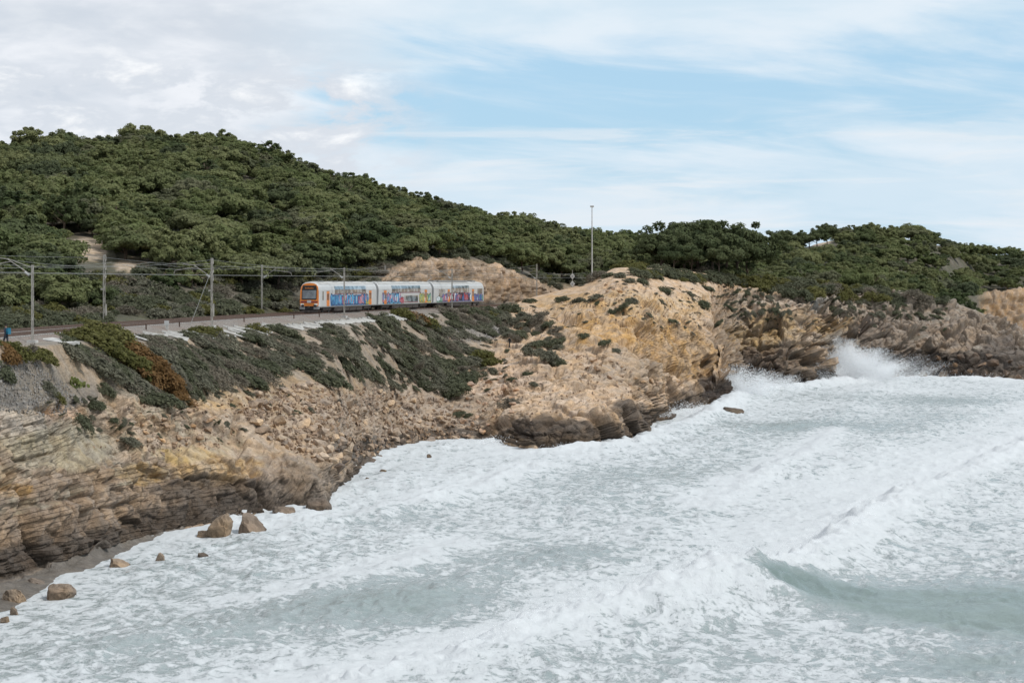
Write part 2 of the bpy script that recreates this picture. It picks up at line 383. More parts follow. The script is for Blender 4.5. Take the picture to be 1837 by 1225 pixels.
# each column: shore row, then (row, distance) up to the edge of the railway bench or the crest
COLS = {
 -260: [(1180, 'z', 0.3), (1110, 100.5), (985, 102), (900, 104), (820, 105.5), (770, 107), (740, 108.5), (700, 110), (652, 112)],
 -150: [(1095, 'z', 0.5), (1050, 113.2), (930, 114.5), (850, 116.3), (782, 118), (748, 119.3), (716, 120.6), (678, 122.3), (638, 124)],
 0:    [(1040, 'z', 0.5), (1000, 124.9), (892, 126.3), (812, 129), (762, 131), (737, 132.4), (699, 134), (656, 136), (620, 138.5)],
 75:   [(1015, 'z', 0.45), (978, 130.5), (868, 132.2), (800, 135.8), (757, 138.3), (720, 140.3), (688, 142.2), (652, 144.3), (619, 147)],
 150:  [(993, 'z', 0.4), (955, 136.5), (838, 139.5), (790, 146), (745, 149), (712, 151.5), (684, 153.5), (650, 156), (613, 160.5)],
 300:  [(952, 'z', 0), (903, 153), (832, 156), (772, 161), (735, 164), (708, 167), (685, 169), (655, 172), (610, 180)],
 450:  [(926, 'z', 0), (850, 163.5), (822, 166), (770, 174), (735, 180), (708, 185), (672, 192), (638, 199), (594, 214)],
 575:  [(912, 'z', 0), (862, 168), (836, 171), (780, 184), (742, 192), (712, 199), (675, 208), (636, 220), (589, 238)],
 598:  [(902, 'z', 0), (868, 172), (838, 177), (778, 190), (740, 197), (710, 204), (672, 213), (636, 223), (587, 242)],
 640:  [(838, 'z', 0), (822, 209), (800, 213), (755, 222), (728, 226), (700, 231), (668, 236), (630, 242), (582, 253)],
 720:  [(798, 'z', 0), (788, 235), (770, 239), (735, 247), (710, 252), (684, 257), (655, 262), (620, 269), (571, 282)],
 800:  [(788, 'z', 0), (778, 243), (755, 250), (715, 262), (685, 269), (655, 276), (625, 284), (595, 292), (561, 304)],
 860:  [(786, 'z', 0), (770, 246), (748, 252), (712, 263), (682, 272), (655, 281), (630, 290), (600, 300), (560, 318)],
 900:  [(796, 'z', 0), (772, 235.5), (765, 238), (718, 254), (685, 268), (655, 280), (630, 291), (598, 306), (552, 332)],
 960:  [(806, 'z', 0), (778, 227.5), (760, 230.5), (715, 248), (685, 260), (655, 274), (622, 292), (585, 312), (530, 346)],
 1050: [(806, 'z', 0), (768, 227.8), (745, 231.5), (700, 248), (672, 260), (630, 280), (600, 298), (558, 322), (508, 354)],
 1100: [(797, 'z', 0), (758, 234), (738, 238), (700, 250), (675, 261), (640, 277), (612, 300), (545, 326), (480, 358)],
 1140: [(783, 'z', 0), (745, 246), (722, 249), (692, 257), (668, 268), (652, 277), (640, 294), (560, 318), (478, 361)],
 1190: [(748, 'z', 0), (722, 283), (706, 286), (697, 289), (690, 292), (682, 297), (664, 309), (578, 326), (482, 368)],
 1240: [(734, 'z', 0), (712, 300), (704, 303), (699, 306), (696, 308), (692, 311), (682, 322), (588, 335), (486, 375)],
 1280: [(728, 'z', 0), (705, 307), (699, 309), (695, 312), (692, 315), (688, 319), (668, 334), (595, 345), (492, 384)],
 1300: [(716, 'z', 0), (692, 322), (680, 327), (668, 332), (655, 337), (642, 342), (612, 350), (566, 362), (498, 392)],
 1320: [(694, 'z', 0), (660, 361), (640, 363), (620, 366), (603, 368), (585, 370), (566, 373), (538, 383), (503, 398)],
 1420: [(693, 'z', 0), (660, 363), (640, 365), (615, 368), (592, 371), (572, 374), (553, 380), (533, 390), (512, 404)],
 1500: [(683, 'z', 0), (650, 384), (625, 387), (600, 390), (580, 393), (562, 397), (547, 403), (533, 412), (520, 425)],
 1600: [(678, 'z', 0), (650, 395), (620, 397), (595, 401), (577, 405), (561, 410), (547, 417), (535, 427), (523, 440)],
 1700: [(676, 'z', 0), (655, 400), (630, 402), (606, 406), (588, 410), (573, 416), (561, 422), (550, 432), (538, 446)],
 1780: [(680, 'z', 0), (664, 392), (645, 396), (626, 402), (608, 407), (594, 412), (584, 418), (576, 427), (568, 438)],
 1837: [(682, 'z', 0), (670, 388), (658, 393), (647, 398), (638, 403), (630, 408), (623, 414), (616, 421), (612, 430)],
 1900: [(686, 'z', -.3), (680, 380), (675, 385), (670, 390), (665, 395), (660, 400), (656, 405), (652, 411), (650, 418)],
 1990: [(690, 'z', -1.5), (700, 374), (702, 379), (703, 384), (704, 389), (704, 394), (704, 399), (704, 405), (704, 411)],
}
SAND = {-260: 14.0, -150: 13.0, 0: 12.5, 75: 9.5, 150: 6.0, 300: 2.2}           # width of the strip of wet sand below the cliff
def coast_columns():
    keys = sorted(COLS); out = []
    for k in keys:
        c = COLS[k]; pts = []
        p0 = c[0]; z0 = p0[2]; Y0 = (CAMZ - z0) * FPX / (p0[0] - HOR)
        w = SAND.get(k)
        if w: pts.append((Y0 - w - 12, -0.75)); pts.append((Y0 - w * 0.55, 0.14 if z0 > .2 else -.1))
        else: pts.append((Y0 - 9, -2.6)); pts.append((Y0 - 1.6, -1.0))
        pts.append((Y0, z0))
        for py, Y in c[1:]: pts.append((Y, CAMZ - (py - HOR) * Y / FPX))
        Ye, Ze = pts[-1]
        if k <= 900:
            yt = float(track_Y(k)); pts.append((max(yt - 3.2 / 0.33, Ye + 1.0), 15.12)); pts.append((yt + 34, 14.9))
        elif k <= 1060:
            yt = float(track_Y(k)); pts.append((yt - 9, 15.1)); pts.append((yt + 22, 14.9))
        elif k < 1690: pts.append((Ye + 14, Ze - 0.6)); pts.append((Ye + 34, Ze - 3.5))
        else: pts.append((Ye + 12, max(Ze - 4, -1.0) if k < 1760 else Ze * .4 - 1)); pts.append((Ye + 34, 6 if k < 1760 else -3.0))
        out.append(pts)
    return np.array(keys, float), np.array(out)                                   # (K,), (K, 13, 2)

NSEG = [14, 18, 40, 46, 42, 38, 34, 32, 36, 38, 10, 5]
def build_coast():
    keys, C = coast_columns()
    U0 = np.linspace(-255, 1985, 4000); Yc = np.stack([np.interp(U0, keys, C[:, r, 0]) for r in range(2, 11)], 1); Zc = np.stack([np.interp(U0, keys, C[:, r, 1]) for r in range(2, 11)], 1)
    Xc = (U0[:, None] - CX) / FPX * Yc; sp = np.sqrt(np.gradient(Xc, axis=0) ** 2 + np.gradient(Yc, axis=0) ** 2 + np.gradient(Zc, axis=0) ** 2).mean(1)
    wgt = .55 + .45 * np.minimum(sp / sp.mean(), 7.0); cdf = np.concatenate([[0], np.cumsum((wgt[1:] + wgt[:-1]) / 2)]); U = np.interp(np.linspace(0, cdf[-1], 1480), cdf, U0)   # more columns where the shore turns away
    nu = len(U)
    ctl = np.empty((nu, C.shape[1], 2))
    for r in range(C.shape[1]):
        for c in range(2): ctl[:, r, c] = np.interp(U, keys, C[:, r, c])
    ker = np.hanning(15); ker /= ker.sum()
    pad = np.pad(ctl, ((7, 7), (0, 0), (0, 0)), mode='edge')
    ctl = sum(ker[k] * pad[k:k + nu] for k in range(15))
    rows = []
    for sgm, n in enumerate(NSEG):
        t = (np.arange(n) / n)[None, :, None]
        rows.append(ctl[:, sgm:sgm + 1] * (1 - t) + ctl[:, sgm + 1:sgm + 2] * t)
    rows.append(ctl[:, -1:]); P = np.concatenate(rows, 1)                           # nu, nv, (Y,Z)
    nv = P.shape[1]
    rowpar = np.concatenate([sgm + np.arange(n) / n for sgm, n in enumerate(NSEG)] + [[len(NSEG)]])
    # round the profile corners a little
    for _ in range(3): P[:, 1:-1] = P[:, 1:-1] * 0.5 + (P[:, :-2] + P[:, 2:]) * 0.25
    Y = P[:, :, 0]; Z = P[:, :, 1]; X = (U[:, None] - CX) / FPX * Y
    V = np.stack([X, Y, Z], 2).reshape(-1, 3)
    N = grid_normals(V, nu, nv)
    N[N[:, 2] < -0.3] *= -1
    pxv = np.repeat(U, nv); rp = np.tile(rowpar, nu)
    x, y, z = V[:, 0], V[:, 1], V[:, 2]
    pyv = HOR + FPX * (CAMZ - z) / np.maximum(y, 1)
    rock = sstep(rp, 1.2, 2.2) * (1 - sstep(rp, 9.0, 10.0))                         # where relief is allowed
    left = 1 - sstep(pxv, 420, 640)                                                 # cliff below the line
    cove = sstep(pxv, 480, 640) * (1 - sstep(pxv, 850, 900))
    nose = sstep(pxv, 860, 910) * (1 - sstep(pxv, 1270, 1310))
    head = sstep(pxv, 1270, 1320)
    steep = 1 - np.clip(N[:, 2], 0, 1)
    # large lumps
    big = fbm(x * 0.11, y * 0.11, z * 0.16, 3, seed=1)
    mid = fbm(x * 0.42, y * 0.42, z * 0.5, 4, seed=2)
    # bedding: nearly level on the near cliff, rising to the right on the far headland
    dipx = -0.06 * left + 0.10 * nose + (-0.42) * head; dipy = 0.05 * left - 0.10 * head
    warp = fbm(x * 0.05, y * 0.05, z * 0.05, 2, seed=5) * 1.1 + mid * 0.05
    s = (z + x * dipx + y * dipy + warp)
    q = s / np.where(head > 0.5, 0.95, 0.62) + 0.9 * vnoise(s * .8, s * 0 + 3.3, s * 0); li = np.floor(q); fr = q - li          # beds of uneven thickness
    L0 = li.astype(np.int64); O = L0 * 0
    jx = x * 0.9 + y * 0.33 + vnoise(x * 0.3, y * 0.3, li * 3.7) * 0.5                 # along-face coordinate for the joints
    jw = 0.35 + 0.5 * _hash(L0 + 3, O, O + 8)
    jq = jx * jw + _hash(L0, O, O) * 5; bl = _hash(np.floor(jq).astype(np.int64), L0, O + 9); jfr = jq - np.floor(jq)
    lay = _hash(L0, O + 3, O + 1)
    edge = sstep(fr, 0.0, 0.13); jedge = np.minimum(sstep(jfr, 0, .05), 1 - sstep(jfr, .95, 1))
    strata = (lay * 0.8 + bl * 0.8 - 0.75) - (1 - edge * jedge) * 0.28
    xs = x * .9 + z * .4
    fa, ga = facets(np.where(head > .5, xs * .13, x * .17) + warp * .03, y * .13, s * np.where(head > .5, .30, .22))
    fb, gb = facets(np.where(head > .5, xs * .34, x * .42) + 5, y * .34, s * np.where(head > .5, .80, .60))
    fc, gc = facets(x * 1.05 + 9, y * .95, s * 1.35)
    upslope = sstep(rp, 6.0, 7.6) * (1 - sstep(pxv, 830, 900))                      # the shrubby upper slope is smoother
    st_ = sstep(steep, 0.03, 0.35)
    amp_s = (0.50 * left + 0.15 * cove + 0.26 * nose + 0.42 * head) * st_
    blocks = fa * (.7 * left + .8 * cove + 2.0 * nose + 3.4 * head) + fb * (.50 * left + .55 * cove + 0.9 * nose + 1.25 * head) + fc * (.18 * left + .42 * cove + .36 * nose + .45 * head)
    gaps = (1 - sstep(ga, 0, .07)) * (.30 * left + .6 * nose + 1.0 * head) + (1 - sstep(gb, 0, .09)) * (.18 * left + .12 * cove + .38 * nose + .55 * head) + (1 - sstep(gc, 0, .12)) * .10
    d = rock * (big * (0.45 * left + 0.5 * cove + 0.6 * nose + 0.8 * head) * (1 - 0.6 * upslope)
                + mid * 0.14 + (strata * amp_s + (blocks - gaps) * (.55 + .45 * st_)) * (1 - .8 * upslope)
                + fbm(x * 1.7, y * 1.7, z * 2.2, 3, seed=8) * 0.12 * (1 - 0.5 * upslope))
    rid = 1 - 2.4 * np.abs(fbm(x * .22, y * .20, z * .3, 4, seed=41)); rid2 = 1 - 2.4 * np.abs(fbm(x * .6, y * .55, z * .8, 3, seed=42))
    d += rock * (1 - upslope) * (rid * (.15 * left + .15 * cove + .25 * nose + .5 * head) + rid2 * .12)
    # the ochre gully between the nose and the headland, and the slab ridge on its seaward side
    gl = np.array([(955, 548), (1010, 572), (1070, 598), (1130, 630), (1200, 668), (1275, 702)], float)
    gd = pyv - np.interp(pxv, gl[:, 0], gl[:, 1]); inx = sstep(pxv, 940, 1000) * (1 - sstep(pxv, 1275, 1300))
    d -= inx * 1.9 * np.exp(-(gd / 11) ** 2) * rock
    d += inx * 1.1 * np.exp(-((gd - 24) / 14) ** 2) * rock
    # great slanting clefts on the far headland and two in the near cliff
    hs = sstep(np.sin((z - 0.62 * x + 0.25 * y + big * 2.2) * 0.62), 0.80, 1.0)
    d -= rock * head * hs * 2.1 * sstep(steep, .15, .5)
    for cpx, wd in ((462, 5), (232, 5), (30, 6), (128, 4)):
        d -= rock * np.exp(-((pxv - cpx + (pyv - 870) * -0.35) / wd) ** 2) * 0.9 * (rp < 4.1) * (rp > 2)
    sand = (1 - rock) * (rp < 2.2)
    d += sand * 0.05 * big
    D = d.reshape(nu, nv)
    D[1:-1] = D[1:-1] * .6 + (D[:-2] + D[2:]) * .2; D[:, 1:-1] = D[:, 1:-1] * .7 + (D[:, :-2] + D[:, 2:]) * .15
    d = D.ravel()
    V2 = V + N * d[:, None]
    keep = rp > 10.5
    V2[keep] = V[keep]
    # lone sea-cave notch below the ochre gully
    cave = np.exp(-((pxv - 1262) / 12) ** 2 - ((pyv - 690) / 13) ** 2)
    V2[:, 1] += cave * 4.5
    me = grid_mesh('coast', V2, nu, nv, smooth=False)
    set_float(me, s, 'bed'); set_float(me, jx, 'joint'); set_float(me, sstep(steep, .1, .5) * rock * (1 - upslope) * (1 - .7 * cove), 'steep')
    # ------------- colour of the rock
    def C(*c): return np.array(c, float)
    big2 = fbm(x * 0.2, y * 0.2, z * 0.35, 4, seed=11); fine = fbm(x * 1.1, y * 1.1, z * 2.0, 3, seed=12)
    col = np.empty((len(V), 3)); col[:] = C(.43, .315, .215)
    def lay_on(c, w): 
        w = np.clip(w, 0, 1)[:, None]; col[:] = col * (1 - w) + C(*c) * w
    lay_on((.27, .195, .138), left * (rp < 4.15) * (0.75 + 0.4 * big2))              # brown beds of the near cliff
    lay_on((.36, .31, .225), left * sstep(fine + big2, 0.0, 0.5) * 0.6 * (rp > 3.6))
    lay_on((.36, .285, .22), cove * 0.75)
    lay_on((.49, .345, .225), nose * 0.8)
    lay_on((.225, .18, .142), head * sstep(pxv, 1400, 1560) * 0.85)
    lay_on((.30, .27, .225), head * sstep(big2 + fine * .6, 0.1, 0.5) * 0.6)
    joint_dark = np.maximum(1 - sstep(gb, .02, .09), (1 - sstep(ga, .02, .07))) * rock * (1 - upslope) * (nose * .55 + head * .75 + left * .4 + cove * .2)
    def blob(cx, cy, rx, ry, c, k=1.0, rough=0.55):
        e = ((pxv - cx) / rx) ** 2 + ((pyv - cy) / ry) ** 2
        lay_on(c, k * (1 - sstep(e + big2 * rough + fine * rough * 0.6, 0.45, 1.15)) * (rp > 1.9))
    OC = (.48, .295, .13); TAN = (.52, .37, .25)
    for b in ((395, 838, 90, 26, (.44, .30, .16), .75, .9), (330, 815, 60, 14, (.44, .31, .14), .7), (250, 850, 60, 20, (.38, .25, .11), .7), (400, 712, 100, 28, (.50, .36, .22), .9), (560, 690, 120, 22, (.44, .30, .18), .7),
              (110, 800, 120, 45, (.36, .31, .22), .8), (40, 745, 55, 40, (.50, .42, .34), .8), (110, 742, 40, 22, (.50, .34, .23), .8), (20, 880, 40, 14, OC, .6),
              (1120, 590, 130, 45, OC, .8), (1230, 650, 70, 45, (.43, .275, .14), .8), (1020, 545, 60, 22, (.44, .29, .15), .7), (1170, 545, 120, 38, (.51, .355, .205), .8),
              (1200, 510, 120, 25, TAN, .8), (1360, 600, 70, 32, (.40, .275, .14), .8), (1480, 588, 50, 18, (.40, .26, .12), .7), (1000, 720, 130, 36, (.53, .385, .265), .9), (900, 680, 80, 40, (.53, .38, .265), .8),
              (1420, 545, 130, 18, (.40, .32, .25), .7), (1560, 545, 140, 18, (.35, .29, .23), .6), (1460, 540, 16, 24, (.30, .29, .27), .8, .2), (1700, 610, 70, 24, (.28, .215, .16), .8), (1560, 600, 60, 28, (.24, .19, .15), .6),
              (1130, 670, 70, 26, (.38, .29, .21), .7)):
        blob(*b)
    # ballast and grey stones
    G = (.185, .175, .165)
    for b in ((40, 690, 95, 48, G, .95, .4), (845, 590, 75, 26, (.22, .205, .19), .95, .4), (130, 705, 50, 25, (.20, .185, .17), .7), (60, 760, 60, 20, (.20, .185, .17), .35)):
        blob(*b)
    # earth under the shrubs
    lay_on((.215, .175, .13), upslope * (0.55 + 0.5 * big2) * (pyv < 720))
    # bench beside the line: pale gravel
    lay_on((.24, .212, .18), sstep(rp, 9.85, 10.05) * (pxv < 900))
    lay_on((.15, .115, .085), joint_dark * .75)                                            # darker brown along the joints between the blocks
    # wet, weed-dark rock above the waterline, and shade painted into the cave notch
    wetz = 1.9 * left + 0.8 * cove + 1.9 * nose + (3.6 + 1.2 * np.sin(pxv * .02)) * head
    wetz = wetz * (1 + 0.55 * big2) + fine * 0.7
    lay_on((.062, .048, .038), (1 - sstep(z, wetz * 0.75, wetz * 1.25 + .3)) * 0.85 * (rp > 1.9))
    blob(390, 878, 110, 26, (.085, .066, .052), .75, .9); blob(545, 868, 70, 40, (.14, .112, .088), .6, .9)
    blob(1000, 770, 95, 18, (.065, .05, .04), .8); blob(1130, 745, 40, 22, (.07, .055, .045), .8); blob(640, 810, 70, 26, (.135, .12, .105), .8)
    blob(1270, 700, 40, 26, (.05, .038, .032), .9); blob(1380, 640, 80, 26, (.10, .07, .052), .7); blob(1700, 650, 120, 24, (.10, .08, .066), .7); blob(1800, 640, 50, 30, (.10, .082, .07), .7)  # first blob: shade of the cave hollow painted over the wet rock
    # wet sand
    lay_on((.165, .145, .125), (1 - sstep(rp, 1.75, 2.1)) * (pxv < 330))
    set_color(me, np.clip(col, 0.01, 0.9))
    o = link('coast', me, None, M['coast']); o['kind'] = 'structure'; o['label'] = 'tan and ochre rock coast with layered cliffs below the railway'
    o.name = 'coast_terrain'
    return dict(V=V2, N=grid_normals(V2, nu, nv), px=CX + FPX * V2[:, 0] / V2[:, 1], py=HOR + FPX * (CAMZ - V2[:, 2]) / V2[:, 1], rp=rp, nu=nu, nv=nv)
coast = build_coast()

# lookup: what the coast surface shows at a picture point -> position, normal (nearest surface wins)
_sel = np.arange(len(coast['V'])).reshape(coast['nu'], coast['nv'])[::2, ::1]
_sel = _sel[:, (coast['rp'][:coast['nv']] > 1.5) & (coast['rp'][:coast['nv']] < 11.2)].ravel()
_spx, _spy, _sY = coast['px'][_sel], coast['py'][_sel], coast['V'][_sel, 1]
def on_coast(px, py, tol=4.0):
    m = np.abs(_spx - px) < tol + 3
    idx = np.nonzero(m)[0]
    d = (_spx[idx] - px) ** 2 + (_spy[idx] - py) ** 2
    ok = idx[d < tol * tol]
    if len(ok) == 0:
        k = idx[np.argmin(d)]
    else:
        k = ok[np.argmin(_sY[ok])]
    g = _sel[k]; nn = coast['N'][g]
    if nn[2] < 0: nn = -nn
    return Vector(coast['V'][g]), Vector(nn)

# ================================================================== the hills behind
HC = {
 -300: [(16, 15.6), (235, 18), (340, 33), (470, 49), (580, 48)],
 0:    [(16, 15.6), (220, 17.5), (330, 31), (480, 51.5), (600, 48)],
 150:  [(16, 15.6), (230, 17.5), (340, 33), (500, 54), (620, 50)],
 330:  [(16, 15.6), (255, 18.5), (370, 36), (520, 56.5), (640, 52)],
 450:  [(16, 15.6), (278, 19), (385, 35), (520, 53.5), (640, 50)],
 540:  [(15, 15.8), (298, 20), (400, 35), (520, 48), (640, 46)],
 620:  [(14, 16.5), (312, 21), (410, 33), (530, 45), (650, 44)],
 680:  [(14, 19.5), (326, 23), (425, 32), (538, 42.5), (650, 41)],
 740:  [(13, 22.8), (340, 25), (440, 31.5), (548, 40), (650, 39)],
 800:  [(13, 23.4), (352, 25), (450, 31), (560, 38.5), (660, 37)],
 850:  [(13, 23.8), (362, 24.5), (460, 30), (570, 37), (670, 36)],
 900:  [(13, 22.1), (375, 23), (470, 29), (580, 35.5), (680, 34)],
 960:  [(13, 19.4), (392, 21), (480, 27.5), (590, 34), (700, 33)],
 1000: [(12, 17.8), (405, 20), (490, 26.5), (600, 32.5), (700, 31)],
 1050: [(12, 17.5), (420, 20), (510, 26), (615, 32), (720, 31)],
 1140: [None, (425, 21.5), (500, 25.5), (630, 30.5), (740, 29)],
 1250: [None, (430, 21), (500, 23.5), (640, 28), (760, 27)],
 1330: [None, (450, 19), (520, 21), (640, 25.5), (760, 25)],
 1370: [None, (450, 18.4), (535, 20.5), (660, 27.5), (780, 27)],
 1420: [None, (455, 18), (540, 20), (685, 31.5), (800, 30)],
 1500: [None, (470, 17), (550, 19), (700, 35.5), (820, 33)],
 1640: [None, (490, 14.5), (570, 16), (720, 36), (850, 33)],
 1700: [None, (500, 11), (610, 13), (740, 33.5), (860, 32)],
}
def build_hills():
    keys = []; rows = []
    ck, CC = coast_columns()
    for k in sorted(HC):
        c = HC[k]
        if c[0] is not None:
            yt = float(track_Y(k)); off, z1 = c[0]; kf = 1.0 if k > 640 else 1.6
            r = [(yt + 8.0 * kf, 14.6), (yt + (off - 3) * kf, 15.1), (yt + off * kf, z1)]
        else:
            ye = np.interp(k, ck, CC[:, 10, 0]); ze = np.interp(k, ck, CC[:, 10, 1])
            r = [(ye + 14, ze - 3), (ye + 19, ze - 2), (ye + 24, ze - 1.2)]
        keys.append(k); rows.append(r + c[1:])
    for k in (1765, 1837, 1950, 2300):
        keys.append(k); rows.append([(470, -3), (600, -4), (712, -2), (721, 14.5 if k < 1900 else 11), (765, 20), (830, 30.5 if k < 1900 else 24), (940, 28)])
    keys = np.array(keys, float); C = np.array(rows)
    U = np.linspace(-290, 2290, 860); nu = len(U)
    ctl = np.empty((nu, C.shape[1], 2))
    for r in range(C.shape[1]):
        for c in range(2): ctl[:, r, c] = np.interp(U, keys, C[:, r, c])
    ker = np.hanning(13); ker /= ker.sum(); pad = np.pad(ctl, ((6, 6), (0, 0), (0, 0)), mode='edge')
    ctl = sum(ker[k] * pad[k:k + nu] for k in range(13))
    NS = [8, 34, 22, 30, 34, 12]; out = []
    for sgm, n in enumerate(NS):
        t = (np.arange(n) / n)[None, :, None]; out.append(ctl[:, sgm:sgm + 1] * (1 - t) + ctl[:, sgm + 1:sgm + 2] * t)
    out.append(ctl[:, -1:]); P = np.concatenate(out, 1); nv = P.shape[1]
    rp = np.tile(np.concatenate([sgm + np.arange(n) / n for sgm, n in enumerate(NS)] + [[len(NS)]]), nu)
    Y = P[:, :, 0]; Z = P[:, :, 1]; V = np.stack([(U[:, None] - CX) / FPX * Y, Y, Z], 2).reshape(-1, 3)
    N = grid_normals(V, nu, nv); N[N[:, 2] < -.3] *= -1
    x, y, z = V.T; pxv = np.repeat(U, nv)
    cut = sstep(rp, 1.0, 1.2) * (1 - sstep(rp, 2.2, 3.0)) * sstep(pxv, 650, 700) * (1 - sstep(pxv, 1060, 1120))
    bayc = sstep(rp, 2.0, 2.2) * (1 - sstep(rp, 3.0, 3.4)) * sstep(pxv, 1750, 1770)
    rk = np.maximum(cut, bayc)
    big = fbm(x * .1, y * .1, z * .15, 3, seed=21); mid = fbm(x * .5, y * .5, z * .7, 4, seed=22)
    f1, f2, cid = worley(x * .6, y * .6, z * .5); 
    d = big * 0.6 * sstep(rp, 2, 3) + bayc * (3.0 * fbm(x * .08, y * .08, z * .15, 3, seed=44) + 1.5 * mid) + rk * (big * 1.0 + mid * 0.6 + (cid - .5) * 0.9 - (1 - sstep(f2 - f1, 0, .15)) * 0.4) + 0.2 * mid * sstep(rp, 2, 3)
    V = V + N * d[:, None]
    me = grid_mesh('hill', V, nu, nv)
    pyv = HOR + FPX * (CAMZ - V[:, 2]) / V[:, 1]
    n2 = fbm(x * .12, y * .12, z * .12, 4, seed=25)
    col = np.empty((len(V), 3)); col[:] = (.085, .080, .050)
    def lay_on(c, w):
        w = np.clip(w, 0, 1)[:, None]; col[:] = col * (1 - w) + np.array(c) * w
    lay_on((.13, .11, .085), sstep(n2, -.1, .4))
    lay_on((.37, .26, .175), cut * (0.8 + mid * .5)); lay_on((.44, .31, .21), cut * sstep(mid + big, .1, .6) * .8)
    lay_on((.40, .27, .165), bayc); lay_on((.30, .22, .15), bayc * sstep(mid, 0, .5))
    lay_on((.12, .11, .10), (1 - sstep(rp, 1.0, 1.3)))
    for cx, cy, rx, ry in BARE:
        e = ((pxv - cx) / rx) ** 2 + ((pyv - cy) / ry) ** 2
        lay_on((.40, .31, .225), 1 - sstep(e + n2 * .6 + mid * .3, .5, 1.1))
    set_float(me, z, 'bed'); set_float(me, x * .8 + y * .4, 'joint'); set_float(me, rk * .8, 'steep')
    set_color(me, np.clip(col, .01, .9))
    o = link('hill_terrain', me, None, M['hill']); o['kind'] = 'structure'; o['label'] = 'wooded hill ground and rock cutting behind the railway'
    return dict(V=V, nu=nu, nv=nv, U=U, P=V.reshape(nu, nv, 3))
BARE = [(158, 448, 38, 24), (240, 475, 40, 12), (1470, 436, 22, 7), (310, 508, 14, 7), (565, 515, 40, 8), (370, 498, 30, 6)]
hill = build_hills()
def hill_z(px, Y):
    i = np.clip(np.interp(px, hill['U'], np.arange(hill['nu'])), 0, hill['nu'] - 1.001); i0 = int(i); t = i - i0
    zz = []
    for k in (i0, i0 + 1):
        c = hill['P'][k]; zz.append(np.interp(Y, c[:, 1], c[:, 2]))
    return zz[0] * (1 - t) + zz[1] * t

# ================================================================== the sea
RIDGE = [(-9.0, 92.0, .3), (-1.5, 102.0, .9), (5.5, 111.5, 1.6), (9.8, 115.5, 2.1), (13.2, 118.5, 2.7), (17.5, 126.0, 1.4), (22.8, 138.0, 1.1), (33.7, 168.0, .7), (62.0, 231.0, .5), (96.0, 310.0, .3)]
SWELL = [(13.2, 118.5, 2.3), (15.6, 116.5, 1.9), (19.5, 114.8, 1.35), (25.0, 113.8, 1.0), (34.0, 113.5, .9), (60, 115, .8)]
OTHER = [[(-24, 150, .1), (-13.5, 160, .7), (-7.5, 172, 1.0), (-2.5, 186, .7), (3, 205, .3)],
         [(-16, 118, .1), (-12, 126, .5), (-8.5, 133, .6), (-4, 145, .3)],
         [(0, 219, .2), (8, 224, 1.0), (16, 236, 1.1), (24, 262, 1.2), (33, 296, 1.5), (39, 330, 1.3)],
         [(18, 170, .2), (26, 196, .8), (36, 225, .6), (45, 260, .3)],
         [(45, 150, .2), (52, 175, .7), (66, 205, .6), (80, 240, .3)],
         [(40, 345, .6), (52, 352, 1.1), (66, 376, 1.5), (80, 386, .9), (100, 384, .6)]]
def line_field(x, y, L, wf, wb):
    """height of a wave whose crest follows L; wf: steep shoreward side, wb: seaward side; also signed distance"""
    best = np.full(x.shape, 1e9); hh = np.zeros(x.shape); sg = np.zeros(x.shape)
    for (x0, y0, h0), (x1, y1, h1) in zip(L[:-1], L[1:]):
        dx, dy = x1 - x0, y1 - y0; l2 = dx * dx + dy * dy
        t = np.clip(((x - x0) * dx + (y - y0) * dy) / l2, 0, 1)
        ex, ey = x - x0 - t * dx, y - y0 - t * dy; d2 = ex * ex + ey * ey
        c = dx * ey - dy * ex                                                     # >0: shoreward (left of travel)
        m = d2 < best; best = np.where(m, d2, best); hh = np.where(m, h0 + t * (h1 - h0), hh); sg = np.where(m, np.sign(c), sg)
    d = np.sqrt(best); w = np.where(sg > 0, wf, wb)
    return hh * np.exp(-(d / w) ** 2), d * sg, hh
